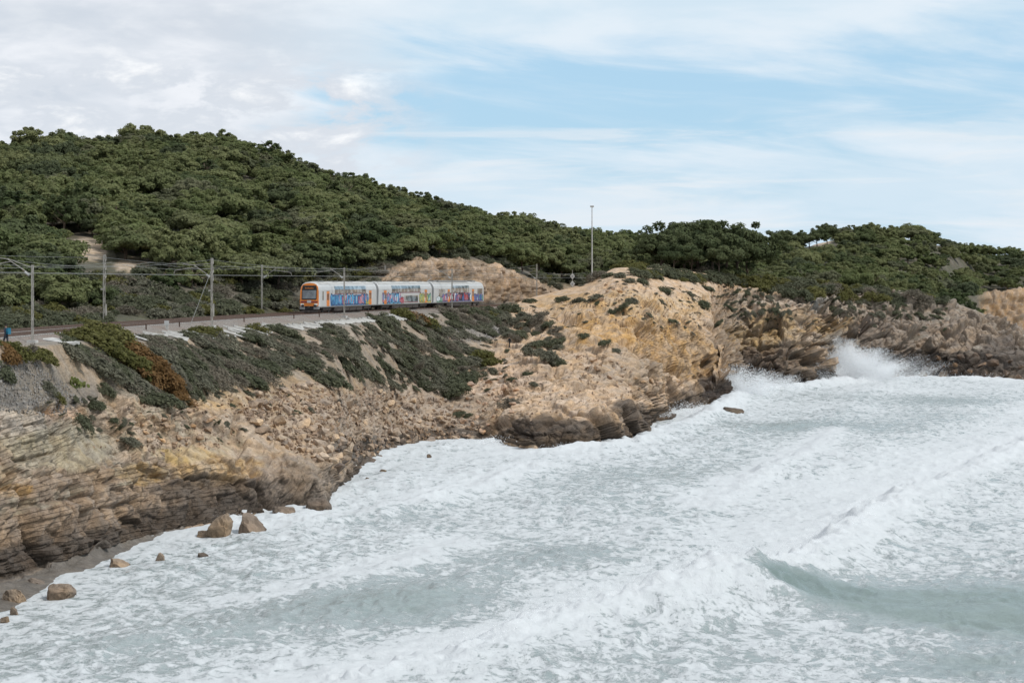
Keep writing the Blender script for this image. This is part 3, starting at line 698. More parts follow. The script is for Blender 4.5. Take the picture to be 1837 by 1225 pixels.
def build_sea():
    U = np.concatenate([np.arange(-170, 1990, 3.4), np.arange(1990, 3400, 14.0)])
    ROW = np.concatenate([np.arange(1330, 700, -1.35), np.arange(700, 596, -1.1), np.arange(596, 520, -4)])
    Yr = CAMZ * FPX / (ROW - HOR); nu, nv = len(U), len(Yr)
    Y = np.tile(Yr, nu); px = np.repeat(U, nv); X = (px - CX) / FPX * Y
    sk, SC = coast_columns(); shoreY = np.interp(px, sk, SC[:, 2, 0])
    dsh = shoreY - Y                                                              # metres in front of the waterline along the ray
    # wobble the crests
    wx = X + fbm(X * .10, Y * .10, X * 0, 3, seed=31) * 2.2 + vnoise(X * .6, Y * .6, X * 0 + 3) * .5
    wy = Y + fbm(X * .10 + 9, Y * .10, X * 0, 3, seed=32) * 2.2
    ph = (wx * 0.90 - wy * 0.44)
    sw = np.sin(ph * 2 * math.pi / 23.0 + fbm(X * .03, Y * .03, X * 0, 2, seed=33) * 4)
    h = 0.42 * (np.exp(1.2 * sw) / 3.3 - .35) + 0.30 * fbm(wx * .30, wy * .20, X * 0, 4, seed=34) + 0.26 * (.5 - np.abs(fbm(wx * .55, wy * .36, X * 0 + 1.3, 3, seed=39)) * 2)
    h += 0.08 * (.5 - np.abs(vnoise(X * 1.5, Y * 1.0, X * 0 + 4.1)))
    foam = 0.51 + 0.18 * fbm(X * .05, Y * .035, X * 0, 3, seed=35)
    rx = X + vnoise(X * .25, Y * .25, X * 0) * .8; ry = Y + vnoise(X * .25 + 7, Y * .25, X * 0) * .8
    hr, dr, am = line_field(rx + 1.4 * fbm(X * .13, Y * .13, X * 0, 3, seed=45), ry, RIDGE, 1.25, 3.6)
    crest = np.exp(-(np.abs(dr) / 1.4) ** 2)
    chop = fbm(X * .9, Y * .9, X * 0, 3, seed=36)
    h += hr * (1 + .22 * chop) + crest * .35 * np.maximum(vnoise(X * 1.5, Y * 1.5, X * 0 + 2), 0)
    foam += 0.60 * np.exp(-((dr - 1.2) / 2.6) ** 2) + 0.16 * np.exp(-((dr - 6) / 7.0) ** 2)
    hs2, ds, a2 = line_field(rx, ry, SWELL, 2.6, 3.0); h = np.maximum(h, hs2) * 0.5 + (h + hs2 * .0) * 0.5
    # glassy green shoulder of the wave
    g = np.exp(-((px - 1650) / 330) ** 4 - ((ROW[None, :].repeat(nu, 0).ravel() - (1062 + (px - 1330) * 0.085)) / (14 + np.clip(px - 1300, 0, 600) * .05)) ** 2) * sstep(px, 1290, 1345)
    foam -= g * .95; h -= g * .1
    g2 = np.exp(-((px - 1316) / 30) ** 2 - ((np.tile(ROW, nu) - 1022) / 13) ** 2); foam -= g2 * 1.0
    for cx, cy, rx_, ry_, k in ((1450, 765, 150, 10, .25), (800, 1085, 140, 40, .2), (620, 1100, 240, 60, .2), (1000, 1000, 170, 26, .15), (1760, 1195, 150, 30, .35), (1230, 850, 220, 20, .1), (200, 1180, 260, 50, .12), (1700, 720, 150, 10, .15), (700, 930, 90, 14, .12)):
        foam -= k * np.exp(-((px - cx) / rx_) ** 2 - ((np.tile(ROW, nu) - cy) / ry_) ** 2)
    for k, L in enumerate(OTHER):
        ho, do, _ = line_field(rx + chop * .5, ry, L, 1.3, 2.6); h += ho * (.8 + .3 * chop); foam += 0.30 * np.exp(-((do - 1.0) / 2.4) ** 2)
    # surge along the rocks
    sh = np.exp(-np.maximum(dsh, 0) / 7.0) * (dsh > -30)
    foam += 0.32 * sh
    h += sh * (0.08 + 0.55 * np.maximum(fbm(X * .35, Y * .35, X * 0, 3, seed=37), 0)) * sstep(px, 330, 420)
    calm = 1 - sstep(px, 120, 420)
    h = h * (1 - calm * sstep(-dsh, -40, -2) * .75)
    fade = 1 - sstep(Y, 450, 700) * .6
    V = np.stack([X, Y, h * fade], 1)
    me = grid_mesh('sea', V, nu, nv)
    set_float(me, np.clip(foam, -1, 2), 'foam')
    # open water out to the horizon
    bm = bmesh.new(); bm.from_mesh(me)
    S = 42000.0; q = [bm.verts.new(p) for p in ((-S, -2000, -3.2), (S, -2000, -3.2), (S, S, -3.2), (-S, S, -3.2))]; bm.faces.new(q); bm.to_mesh(me); bm.free()
    m, n, b = mat_new('sea_water')
    tc = n.new('ShaderNodeTexCoord').outputs['Object']
    at_ = n.new('ShaderNodeAttribute', attribute_name='foam'); F = at_.outputs['Fac']
    v1 = n.mapping(tc, (.34, .17, .3), (0, 0, -.42))
    n1 = n.noise(v1, 1.0, 9, .66, 1.6)
    n2 = n.noise(n.mapping(tc, (.75, .62, 1.0), (0, 0, -.16)), 1.0, 8, .72, .9)
    rid = n.math('SUBTRACT', 1.0, n.math('MULTIPLY', n.math('ABSOLUTE', n.math('SUBTRACT', n1, .5)), 3.2))
    n3 = n.noise(n.mapping(tc, (1.7, 1.9, 2.0), (0, 0, -.1)), 1.0, 6, .7, 1.0)
    pat = n.math('ADD', n.math('MULTIPLY', rid, .34), n.math('ADD', n.math('MULTIPLY', n2, .75), n.math('MULTIPLY', n.math('SUBTRACT', n3, .5), .55)))
    s_ = n.math('ADD', pat, n.math('MULTIPLY', n.math('SUBTRACT', F, .6), .75))
    fm = n.math('ADD', n.math('MULTIPLY', n.step(s_, .49, .62), .72), n.math('MULTIPLY', n.step(s_, .25, 1.0), .28))
    wc = n.mix(n.step(n.noise(n.mapping(tc, (.05, .03, .05)), 1.0, 3), .35, .65), (.165, .215, .205, 1), (.215, .265, .250, 1))
    wc = n.mix(n.step(F, .02, .40), wc, n.mix(n.step(n3, .3, .7), (.245, .29, .29, 1), (.35, .385, .39, 1)))       # water full of air bubbles is milky
    c = n.mix(fm, wc, (.585, .605, .62, 1))
    n.l.new(c, b.inputs['Base Color'])
    n.put(b.inputs['Roughness'], n.step(fm, 0, .7, .22, .9)); n.put(b.inputs['Specular IOR Level'], n.step(fm, 0, .8, .45, .08)); b.inputs['IOR'].default_value = 1.33
    hgt = n.math('ADD', n.math('MULTIPLY', n2, .5), n.math('ADD', n.math('MULTIPLY', n.noise(tc, 2.2, 4, .6), .25), n.math('MULTIPLY', fm, .10)))
    bp = n.new('ShaderNodeBump'); bp.inputs['Strength'].default_value = .8; bp.inputs['Distance'].default_value = .45; n.l.new(hgt, bp.inputs['Height']); n.l.new(bp.outputs[0], b.inputs['Normal'])
    o = link('sea', me, None, m); o['kind'] = 'structure'; o['label'] = 'foam streaked grey green sea with a breaking wave'
    return dict(h=h * fade, px=px, py=HOR + FPX * (CAMZ - h * fade) / Y, X=X, Y=Y, crest=crest, am=am)
sea = build_sea()
#==PART3
# ================================================================== railway
def coast_profile(px, Y):
    k, C = _CK; z = [np.interp(px, k, C[:, r, 1]) for r in range(C.shape[1])]; y = [np.interp(px, k, C[:, r, 0]) for r in range(C.shape[1])]
    if Y < y[2] or Y > y[-1]: return -99.0
    return float(np.interp(Y, y, z))
_CK = coast_columns()
def ground_z(px, Y): return max(coast_profile(px, Y), float(hill_z(px, Y)) if Y > 150 else -99)
def px_of(x, y): return CX + FPX * x / y

def strip(name, mat, prof, s0=-170, s1=150, step=2.0, parent=None):
    ss = np.arange(s0, s1, step); V = []
    for s in ss:
        for off, z in prof: x, y, _ = track(s, off); V.append((x, y, z))
    me = grid_mesh(name, np.array(V), len(ss), len(prof), smooth=False)
    return link(name, me, parent, mat)
def ballast_material():
    m, n, b = mat_new('ballast_stone'); tc = n.new('ShaderNodeTexCoord').outputs['Object']
    vo = n.new('ShaderNodeTexVoronoi'); n.put(vo.inputs['Vector'], tc); vo.inputs['Scale'].default_value = 9.0
    c = n.mix(vo.outputs['Color'], (.125, .105, .092, 1), (.30, .265, .235, 1)); n.l.new(n.mix(n.step(n.noise(tc, .3, 3), .35, .65), c, n.mix(.4, c, (.20, .13, .095, 1))), b.inputs['Base Color'])
    b.inputs['Roughness'].default_value = .9
    bp = n.new('ShaderNodeBump'); bp.inputs['Distance'].default_value = .08; n.l.new(vo.outputs[0], bp.inputs['Height']); n.l.new(bp.outputs[0], b.inputs['Normal'])
    return m
M['ballast'] = ballast_material()
bed = strip('ballast_bed', M['ballast'], [(4.3, 14.7), (1.9, 15.48), (-6.2, 15.52), (-8.2, 14.6)]); bed['kind'] = 'structure'; bed['label'] = 'grey brown ballast bed under the two tracks'
for off, lab in ((0.0, 'seaward rusty railway track that carries the train'), (-4.3, 'landward rusty railway track, clear of trains')):
    root = empty('railway_track', (0, 0, 0)); tag(root, lab, 'railway track', 'railway tracks')
    for d in (-.84, .84):
        o = off + d; strip('rail', M['rust'], [(o + .09, 15.50), (o + .045, 15.72), (o - .045, 15.72), (o - .09, 15.50)], parent=root)
    mb = MB()
    for s in np.arange(-168, 60, .65):
        x, y, hd = track(s, off); nx, ny = hd[1], -hd[0]
        c = [(x + nx * a * 1.25 + hd[0] * b * .13, y + ny * a * 1.25 + hd[1] * b * .13, 15.50) for a, b in ((-1, -1), (1, -1), (1, 1), (-1, 1))]
        mb.prism(c, (0, 0, .06))
    sl_ = mb.build('sleepers', M['concrete'], root); sl_['kind'] = 'stuff'
def s_at(px, off):
    ss = np.arange(-165, 160, .25); pp = np.array([track(s, off)[:2] for s in ss]); q = CX + FPX * pp[:, 0] / pp[:, 1]
    return float(ss[np.argmin(np.abs(q - px))])

# ------------------------------------------------------------------ train (x forward, +y towards the sea, z up from the rail)
def body_profile(hw=1.45):
    return [(-hw + .12, .74), (-hw, .90), (-hw, 3.15), (-hw + .10, 3.55), (-hw + .32, 3.92), (-hw + .68, 4.15), (0, 4.28), (hw - .68, 4.15), (hw - .32, 3.92), (hw - .10, 3.55), (hw, 3.15), (hw, .90), (hw - .12, .74)]
def loft_body(name, stations, mat, parent):
    """stations: (x, scale of half width, z shift of the roof, bottom)"""
    V = []; F = []; pr = body_profile(); n = len(pr)
    for x, sw, dz in stations:
        for y, z in pr: V.append((x - (max(z - 1.9, 0) * .10 if x > 12.9 else 0), y * sw, z + (dz if z > 3.3 else 0)))
    for k in range(len(stations) - 1):
        for a in range(n): F.append((k * n + a, k * n + (a + 1) % n, (k + 1) * n + (a + 1) % n, (k + 1) * n + a))
    F.append(tuple(range(n))); F.append(tuple((len(stations) - 1) * n + a for a in range(n))[::-1])
    mb = MB(); mb.v = V; mb.f = F
    return mb.build(name, mat, parent)
GRAF = [plain('spray_paint', c, .45, var=.25, scale=2.5) for c in ((.04, .14, .32), (.10, .32, .50), (.38, .05, .06), (.45, .20, .24), (.50, .42, .10), (.14, .13, .28), (.12, .28, .20), (.55, .60, .62), (.03, .03, .05))]
def graffiti(parent, x0, x1, z0, z1, pal, seed, y=1.45):
    """row of bubble-like spray painted strokes, dark outline first, then fills; flat paint on the car's side"""
    rr = random.Random(seed)
    base = MB().poly([(x0, y + .012, z0), (x1, y + .012, z0), (x1 + .2, y + .012, z0 + (z1 - z0) * .8), (x1 - .3, y + .012, z1), ((x0 + x1) / 2, y + .012, z1 - .15), (x0 + .3, y + .012, z1 - .05), (x0 - .2, y + .012, z0 + (z1 - z0) * .6)]).build('graffiti', GRAF[pal[0]], parent)
    x = min(x0, x1); e = max(x0, x1); L = 1
    while x < e - .3:
        w = rr.uniform(.55, 1.0); h = (z1 - z0) * rr.uniform(.78, 1.08); zb = z0 + rr.uniform(0, .15); sk = rr.uniform(-.25, .25); t = rr.choice((0, 1, 2))
        def blobpts(k, dx=0.0, dz=0.0, ky=1.0):
            pts = []
            for a in range(12):
                th = 2 * math.pi * a / 12; rx = (abs(math.cos(th)) ** .6) * math.copysign(1, math.cos(th)) * w * .5 * k; rz = (abs(math.sin(th)) ** .6) * math.copysign(1, math.sin(th)) * h * .5 * k * ky
                rx *= 1 + .18 * math.sin(3 * th + t); pts.append((x + w * .5 + rx + sk * rz + dx, zb + h * .5 + rz + dz))
            return pts
        for kk, (k, pm, dy) in enumerate(((1.0, GRAF[8], .018), (.84, GRAF[rr.choice(pal)], .024), (.34, GRAF[rr.choice(pal + [7])], .030))):
            dx, dz = (rr.uniform(-.12, .12), rr.uniform(-.3, .3)) if kk == 2 else (0, 0)
            MB().poly([(p, y + dy, q) for p, q in blobpts(k, dx, dz, 1.6 if kk == 2 else 1.0)]).build('stroke', pm, base)
        x += w * rr.uniform(.62, .85)
def make_car(train, kind, s):
    x, y, hd = track(s); xe, ye, _ = track(s - 10); xf, yf, _ = track(s + 10)
    d = Vector((xe - xf, ye - yf, 0)).normalized()
    st = [(-12.95, .96, -.02), (-12.7, 1, 0), (12.3, 1, 0)] if kind != 'tail' else [(-13.0, .86, -.12), (-12.5, .97, -.02), (-12.1, 1, 0), (12.7, 1, 0), (12.95, .96, -.02)]
    st += [(12.75, 1, -.01), (13.1, .93, -.06), (13.2, .86, -.12)] if kind == 'cab' else ([(12.7, 1, 0), (12.95, .96, -.02)] if kind == 'mid' else [])
    body = loft_body('carriage', st, M['white'], train); body.location = (x, y, RAILZ); body.rotation_euler = (0, 0, math.atan2(d.y, d.x))
    roof = MB()
    pr = [(-1.16, 3.935), (-.79, 4.165), (0, 4.30), (.79, 4.165), (1.16, 3.935)]
    for a, b in zip(pr[:-1], pr[1:]): roof.poly([(-12.4, a[0], a[1]), (12.2, a[0], a[1]), (12.2, b[0], b[1]), (-12.4, b[0], b[1])])
    ro = roof.build('roof', M['roof'], body)
    for q in range(4):
        cx = -9.6 + q * 6.4; MB().box(cx - .9, cx + .9, -.5, .5, 4.2, 4.36 + (.14 if kind == 'tail' else 0)).build('roof_unit', M['grey'], body)
    def door(xc, w=1.15):
        d_ = MB().box(xc - w / 2, xc + w / 2, 1.40, 1.475, .92, 2.95).build('door', M['orange'], body)
        for sx in (-.27, .27): MB().box(xc + sx - .17, xc + sx + .17, 1.47, 1.485, 1.75, 2.65).build('door_window', M['glass'], body)
        MB().box(xc - .015, xc + .015, 1.47, 1.483, .94, 2.94).build('door_seam', M['black'], body)
        MB().box(xc - w / 2 - .08, xc + w / 2 + .08, 1.38, 1.465, 2.95, 3.03).build('door_header', M['grey'], body)
    def windows(xa, xb, z0, z1, n, tilt=False):
        L = (xb - xa) / n
        for k in range(n):
            a, b = xa + k * L + .035, xa + (k + 1) * L - .035
            if tilt: o = MB().prism([(a, 1.468, z0), (b, 1.468, z0), (b, 1.465, 3.16), (b, 1.372, z1), (a, 1.372, z1), (a, 1.465, 3.16)], (0, -.08, 0)).build('window', M['pane'], body)
            else: o = MB().box(a, b, 1.39, 1.468, z0, z1).build('window', M['pane'], body)
        MB().box(xa - .1, xb + .1, 1.40, 1.463, z0 - .13, z0 - .03).build('window_stripe', M['maroon'], body)
    # bogies and gear
    for bx in (-9.2, 9.0):
        MB().box(bx - 1.7, bx + 1.7, -1.15, 1.15, .38, .80).build('bogie', M['under'], body)
        for wx in (-1.25, 1.25):
            for wy in (-.84, .84):
                MB().tube([(bx + wx, wy - .07, .46), (bx + wx, wy + .07, .46)], .46, 14).build('wheel', M['under'], body)
    MB().box(-6.4, 6.2, -1.25, 1.25, .22, .78).build('equipment_box', M['under'], body)
    for cx in (-4.6, -1.5, 1.7, 4.6): MB().box(cx - 1.1, cx + 1.1, 1.05, 1.32, .20, .52).build('skirt_panel', M['under'], body)
    if kind != 'tail':
        MB().prism([(-13.40, a * .84, 1.05 + (b - .90) * .86) for a, b in body_profile()], (.42, 0, 0)).build('gangway', M['black'], body)
    else:
        MB().tube([(12.2, 0, 4.3), (9.8, 0, 4.95), (12.0, 0, 5.55)], .05, 5).build('pantograph', M['grey'], body)
    if kind == 'cab':
        door(9.6); door(-9.6); windows(-7.6, 6.7, 2.66, 3.66, 7, True)
        MB().box(11.5, 11.9, 1.40, 1.47, 1.75, 2.95).build('cab_window', M['glass'], body)
        graffiti(body, -8.7, 8.5, .92, 2.5, [0, 1, 1, 2, 3, 1, 0, 0], 3)
        graffiti(body, -8.9, -7.5, .92, 1.6, [4, 6], 8)
        # orange front with windscreen
        face = [(-1.28, .95), (-1.33, 1.3), (-1.30, 3.0), (-1.18, 3.6), (-.9, 3.92), (-.45, 4.08), (.45, 4.08), (.9, 3.92), (1.18, 3.6), (1.30, 3.0), (1.33, 1.3), (1.28, .95)]
        fx = lambda z: 13.2 - max(z - 1.9, 0) * .10
        fr = MB().prism([(fx(z) + .05, yy, z) for yy, z in face], (-.35, 0, 0)).build('front_mask', M['orange'], body)
        MB().prism([(fx(z) + .065, yy, z) for yy, z in ((-1.04, 1.85), (1.04, 1.85), (1.06, 3.3), (.95, 3.75), (-.95, 3.75), (-1.06, 3.3))], (-.1, 0, 0)).build('windscreen_surround', M['black'], body)
        MB().prism([(fx(z) + .085, yy, z) for yy, z in ((-.95, 1.98), (.95, 1.98), (.98, 3.1), (-.98, 3.1))], (-.1, 0, 0)).build('windscreen', M['glass'], body)
        db = MB().prism([(fx(z) + .08, yy, z) for yy, z in ((-.78, 3.2), (.78, 3.2), (.74, 3.56), (-.74, 3.56))], (-.1, 0, 0)).build('destination_display', M['black'], body)
        for k in range(9): MB().box(12.98 + .14, 12.98 + .165, -.6 + k * .135, -.52 + k * .135, 3.32, 3.32 + (.12 if k % 3 else .16)).build('display_mark', M['orange'], db)
        MB().box(13.0, 13.30, -1.2, 1.2, 1.44, 1.60).build('bumper_band', M['maroon'], body)
        MB().box(13.0, 13.315, -.28, .28, 1.40, 1.74).build('badge', M['white'], body)
        for sy in (-1, 1):
            MB().box(13.1, 13.34, sy * .98 - .22, sy * .98 + .22, 1.08, 1.30).build('headlight', M['lamp'], body)
            MB().box(12.9, 13.26, sy * 1.0 - .36, sy * 1.0 + .36, .52, .95).build('bumper', M['grey'], body)
            MB().tube([(13.2, sy * .87, 1.0), (13.55, sy * .87, 1.0)], .17, 10).build('buffer', M['black'], body)
        MB().box(12.8, 13.22, -.62, .62, .45, 1.05).build('coupler_bay', M['black'], body)
        MB().box(13.1, 13.6, -.13, .13, .72, .98).build('coupler', M['under'], body)
        MB().prism([(13.25, -1.2, .16), (13.25, 1.2, .16), (13.1, 1.2, .50), (13.1, -1.2, .50)], (-.08, 0, 0)).build('snowplough', M['under'], body)
    elif kind == 'mid':
        door(10.0); door(-9.6); windows(-6.9, 7.0, 2.66, 3.66, 6, True); windows(-5.6, 1.1, 1.15, 2.1, 4)
        graffiti(body, 2.9, 11.2, .92, 2.6, [1, 0, 1, 3, 5], 21); graffiti(body, -12.2, -6.4, .92, 2.4, [4, 6, 6, 4], 33); graffiti(body, 1.3, 2.6, .92, 2.0, [3, 2], 4)
    else:
        door(5.8, 1.0); door(-6.6, 1.0); windows(-4.6, 4.2, 2.45, 3.6, 5, True); windows(7.4, 10.6, 1.9, 3.0, 2)
        MB().box(-11.6, -9.0, 1.40, 1.47, 1.9, 3.05).build('cab_window', M['glass'], body)
        graffiti(body, -12.0, -7.2, .92, 2.2, [5, 0, 6], 41); graffiti(body, -5.6, 9.0, .92, 2.35, [5, 3, 2, 7, 8, 0], 47); graffiti(body, 8.6, 11.6, .92, 1.8, [6, 7], 50)
        MB().prism([(fx_, yy, z) for fx_, yy, z in ((-13.02, -1.1, 1.0), (-13.02, 1.1, 1.0), (-13.02, 1.1, 3.7), (-13.02, -1.1, 3.7))], (-.06, 0, 0)).build('end_mask', M['orange'], body)
        MB().box(-5.5, 9, -.8, .8, 4.2, 4.5).build('roof_housing', M['grey'], body)
    return body
tx, ty, _ = track(40)
train = empty('passenger_train', (0, 0, 0)); tag(train, 'white and orange three car double deck train with colourful graffiti sides', 'train')
for k, kd in enumerate(('cab', 'mid', 'tail')): make_car(train, kd, 13.4 - 4.6 + 26.75 * k)

# ------------------------------------------------------------------ overhead line
def mast(px, side, toppy, label, heavy=False, arm=True):
    off = 3.3 if side == 'near' else -7.6
    s = s_at(px, off); x, y, hd = track(s, off); zb = ground_z(px, y) if side == 'near' else 15.0
    zb = max(min(zb, 15.3), 14.6) - .05
    top = CAMZ - (toppy - HOR) * y / FPX; H = top - zb
    root = empty('catenary_mast', (x, y, zb), math.atan2(hd[1], hd[0])); tag(root, label, 'catenary mast', 'lattice masts of the overhead line')
    w = .26 if heavy else .19
    for sx in (-w, w): MB().box(sx - .022, sx + .022, -.045, .045, 0, H).build('mast_leg', M['galv'], root)
    lac = MB(); n = int(H / .6)
    for k in range(n):
        z0, z1 = k * H / n, (k + 1) * H / n; a = w if k % 2 else -w
        lac.tube([(a, .06, z0), (-a, .06, z1)], .014, 4); lac.tube([(-a, -.06, z0), (a, -.06, z1)], .014, 4)
    o = lac.build('lacing', M['galv'], root); o['kind'] = 'stuff'
    MB().box(-.4, .4, -.35, .35, -.3, .25).build('footing', M['concrete'], root)
    d = -1 if side != 'near' else 1                                # local +y points to landward side of the heading
    rz = RAILZ - zb
    if arm:
        reach = 3.3; sgn = 1 if side == 'near' else -1
        ct, ms = rz + 5.05, rz + 6.25
        MB().tube([(0, 0, min(ms - 1.5, H - .8)), (0, sgn * reach * .62, ms - .15), (0, sgn * reach, ms)], .04, 6).build('cantilever_arm', M['galv'], root)
        MB().tube([(0, 0, min(ms, H - .25)), (0, sgn * reach * .62, ms - .12)], .028, 5).build('stay_tube', M['galv'], root)
        MB().tube([(0, sgn * reach * .5, ms - .35), (0, sgn * (reach + .9), ct + .45), (0, sgn * (reach + 1.0), ct + .1)], .03, 5).build('registration_arm', M['galv'], root)
        MB().tube([(0, sgn * .25, min(ms - 1.45, H - .75)), (0, sgn * .62, min(ms - 1.2, H - .5))], .10, 8).build('insulator', M['glassins'], root)
    if heavy:
        for zc in (H - .35, H - 1.3, H - 2.2):
            pts = [(.48 + .26 * math.cos(t), .05, zc + .33 * math.sin(t)) for t in np.linspace(0, 2 * math.pi, 13)]
            MB().tube(pts, .045, 5, caps=False).build('tension_wheel', M['galv'], root)
        MB().tube([(.48, 0, 1.2), (.48, 0, 2.6)], .13, 8).build('balance_weight', M['galv'], root)
        MB().box(-.35, .35, .1, .3, H * .52, H * .52 + .18).build('mast_bracket', M['galv'], root)
        if side == 'near': MB().tube([(0, 0, H - 1.2), (-5.2, .8, .4)], .025, 5).build('back_stay', M['wire'], root)
    return s, x, y, zb + H
masts = [mast(58, 'near', 475, 'slim lattice mast beside the bush at the near end of the track'),
         mast(187, 'far', 457, 'tall lattice mast with pulley wheels on the landward side, before dark shrubs', True, False),
         mast(380, 'near', 463, 'tall lattice mast with pulley wheels and back stay on the seaward side', True),
         mast(470, 'far', 475, 'plain lattice mast on the landward side, in front of the orange train'),
         mast(618, 'near', 480, 'slim lattice mast standing before the side of the first carriage'),
         mast(691, 'far', 476, 'lattice mast behind the join of first and second carriage'),
         mast(811, 'near', 482, 'thin lattice mast before the third carriage'),
         mast(863, 'far', 478, 'lattice mast behind the tail of the train'),
         mast(963, 'near', 474, 'broad lattice mast above the rocks past the tail of the train', False)]
def wire(pts, r, label, sag=.0, name='overhead_wire'):
    P = []
    for a, b in zip(pts[:-1], pts[1:]):
        for t in np.linspace(0, 1, 9)[:-1]:
            p = Vector(a).lerp(Vector(b), t); p.z -= sag * 4 * t * (1 - t); P.append(p)
    P.append(Vector(pts[-1]))
    tag(MB().tube(P, r, 4).build(name, M['wire'], None), label, 'wire', 'wires of the overhead line')
sup = [-150, -112, -66, -24, 22, 64, 104, 145]
for off, lab in ((0, 'above the seaward track'), (-4.3, 'above the landward track')):
    wire([(*track(s, off)[:2], RAILZ + 5.05) for s in np.arange(-150, 150, 6.0)], .014, 'lower contact wire running ' + lab)
    wire([(*track(s, off)[:2], RAILZ + 6.25) for s in sup], .014, 'upper sagging carrier wire ' + lab, .55)
near_t = [(m[1], m[2], m[3] - .2) for k, m in enumerate(masts) if k in (0, 2, 4, 6, 8)]; far_t = [(m[1], m[2], m[3] - .3) for k, m in enumerate(masts) if k in (1, 3, 5, 7)]
x0, y0, _ = track(-150, 3.3); wire([(x0, y0, 21.5)] + near_t, .013, 'feeder wire strung along the seaward mast tops', .3)
x0, y0, _ = track(-150, -7.6); wire([(x0, y0, 22.6)] + far_t, .013, 'feeder wire strung along the landward mast tops', .3)

# ------------------------------------------------------------------ line-side things
def place_lineside():
    p, _n = on_coast(1060, 492); root = empty('light_mast', (p.x, p.y + 8, p.z - .6)); tag(root, 'tall thin white pole rising above the headland rocks', 'pole')
    top = CAMZ + (HOR - 372) / FPX * root.location.y - root.location.z
    MB().tube([(0, 0, 0), (0, 0, top)], [.14, .08], 8).build('pole', M['concrete'], root); MB().box(-.35, .35, -.12, .12, top, top + .3).build('lamp_head', M['galv'], root)
    Y = 372; p = at(1027, 522, Y); root = empty('track_signal', (p.x, Y, p.z - .8)); tag(root, 'small grey railway sign post with diamond plates beyond the rocks', 'sign')
    MB().tube([(0, 0, 0), (0, 0, 4.9)], .06, 6).build('post', M['galv'], root)
    for zc in (3.7, 2.2):
        MB().prism([(-.5, -.08, zc), (0, -.08, zc - .62), (.5, -.08, zc), (0, -.08, zc + .62)], (0, .04, 0)).build('diamond_plate', M['concrete'], root)
        MB().box(-.16, .16, -.115, -.085, zc - .2, zc + .2).build('plate_mark', M['grey'], root)
    s = s_at(300, 3.0); x, y, hd = track(s, 3.0); root = empty('marker_post', (x, y, 14.95)); tag(root, 'short white concrete marker post beside the seaward rail', 'post')
    MB().box(-.13, .13, -.1, .1, 0, .95).build('post_shaft', M['concrete'], root); MB().box(-.24, .24, -.13, -.10, .62, 1.08).build('plate', M['white'], root)
    for px, lab in ((262, 'short dark stake beside the track, first past the olive bush'), (322, 'short dark stake beside the track next to the white marker post'), (438, 'short dark stake beside the track before the second tall mast'), (527, 'short dark stake beside the track just ahead of the train'), (573, 'short dark stake below the front corner of the train'), (660, 'short dark stake below the first carriage end')):
        s = s_at(px, 2.6); x, y, hd = track(s, 2.6); tag(MB().box(-.06, .06, -.06, .06, -.3, .55).tube([(0, 0, .55), (0, 0, .62)], .09, 6).build('track_stake', M['rust'], None), lab, 'stake', 'stakes along the track').location = (x, y, 15.2)
place_lineside()
def ordinal(k):
    w = ('first second third fourth fifth sixth seventh eighth ninth tenth eleventh twelfth thirteenth fourteenth fifteenth sixteenth seventeenth eighteenth nineteenth').split()
    if k <= 19: return w[k - 1]
    tens = {2: 'twenty', 3: 'thirty', 4: 'forty', 5: 'fifty', 6: 'sixty', 7: 'seventy', 8: 'eighty', 9: 'ninety'}
    t, u = divmod(k, 10)
    if t > 9: return str(k) + 'th'
    return (tens[t][:-1] + 'ieth') if u == 0 else tens[t] + '-' + w[u - 1]
# discarded concrete sleepers on the bench
def sleeper_mesh():
    mb = MB(); mb.prism([(-1.2, -.15, 0), (1.2, -.15, 0), (1.2, -.12, .2), (.5, -.09, .15), (-.5, -.09, .15), (-1.2, -.12, .2)], (0, .3, 0)); return mb.mesh('concrete_sleeper')
SLM = sleeper_mesh(); SLM.materials.append(M['concrete'])
def place_sleepers():
    rr = random.Random(5); spots = []
    for s in np.arange(-88, -34, 1.7): spots.append((s + rr.uniform(-.5, .5), rr.uniform(4.6, 6.4), rr.uniform(-.35, .35) + .5))
    for s in np.arange(-32, 34, 1.45): spots.append((s + rr.uniform(-.3, .3), 4.9 + rr.uniform(-.3, .5) + (.9 if s < 10 else 0), rr.uniform(-.15, .15) + .75))
    rows = []
    for s, off, a in spots:
        x, y, hd = track(s, off); px = px_of(x, y); z = coast_profile(px, y)
        if 165 < px < 235 or z < 13: continue
        rows.append((px, x, y, z, a, hd))
    rows.sort(key=lambda r: r[0])
    for k, (px, x, y, z, a, hd) in enumerate(rows):
        o = bpy.data.objects.new('concrete_sleeper', SLM); COL.objects.link(o); o.location = (x, y, z + .04 + .02 * (k % 3)); sc = random.uniform(.85, 1.15)
        zx = (coast_profile(px_of(x + .8, y), y) - coast_profile(px_of(x - .8, y), y)) / 1.6
        o.rotation_euler = (0, -math.atan(max(min(zx, .4), -.4)) * .8, math.atan2(hd[0], -hd[1]) + math.pi + a); o.scale = (sc, 1.25, 1.0)
        tag(o, f'discarded pale concrete sleeper on the bench, {ordinal(k + 1)} from the near end', 'sleeper', 'discarded sleepers on the bench')
place_sleepers()
for k, (px, py, w, d, lab) in enumerate(((100, 612, 3.0, 1.6, 'broad pale concrete slab beside the slim first mast'), (128, 601, 2.6, .9, 'long pale concrete slab ahead of the olive bush'))):
    p, _n = on_coast(px, py)
    o = MB().box(-w / 2, w / 2, -d / 2, d / 2, -.12, .12).build('concrete_slab', M['concrete']); o.location = p + Vector((-.5, 3.0, .02)); o.rotation_euler = (.05, .1, -.5 + .2 * k); tag(o, lab, 'slab', 'slabs on the bench')
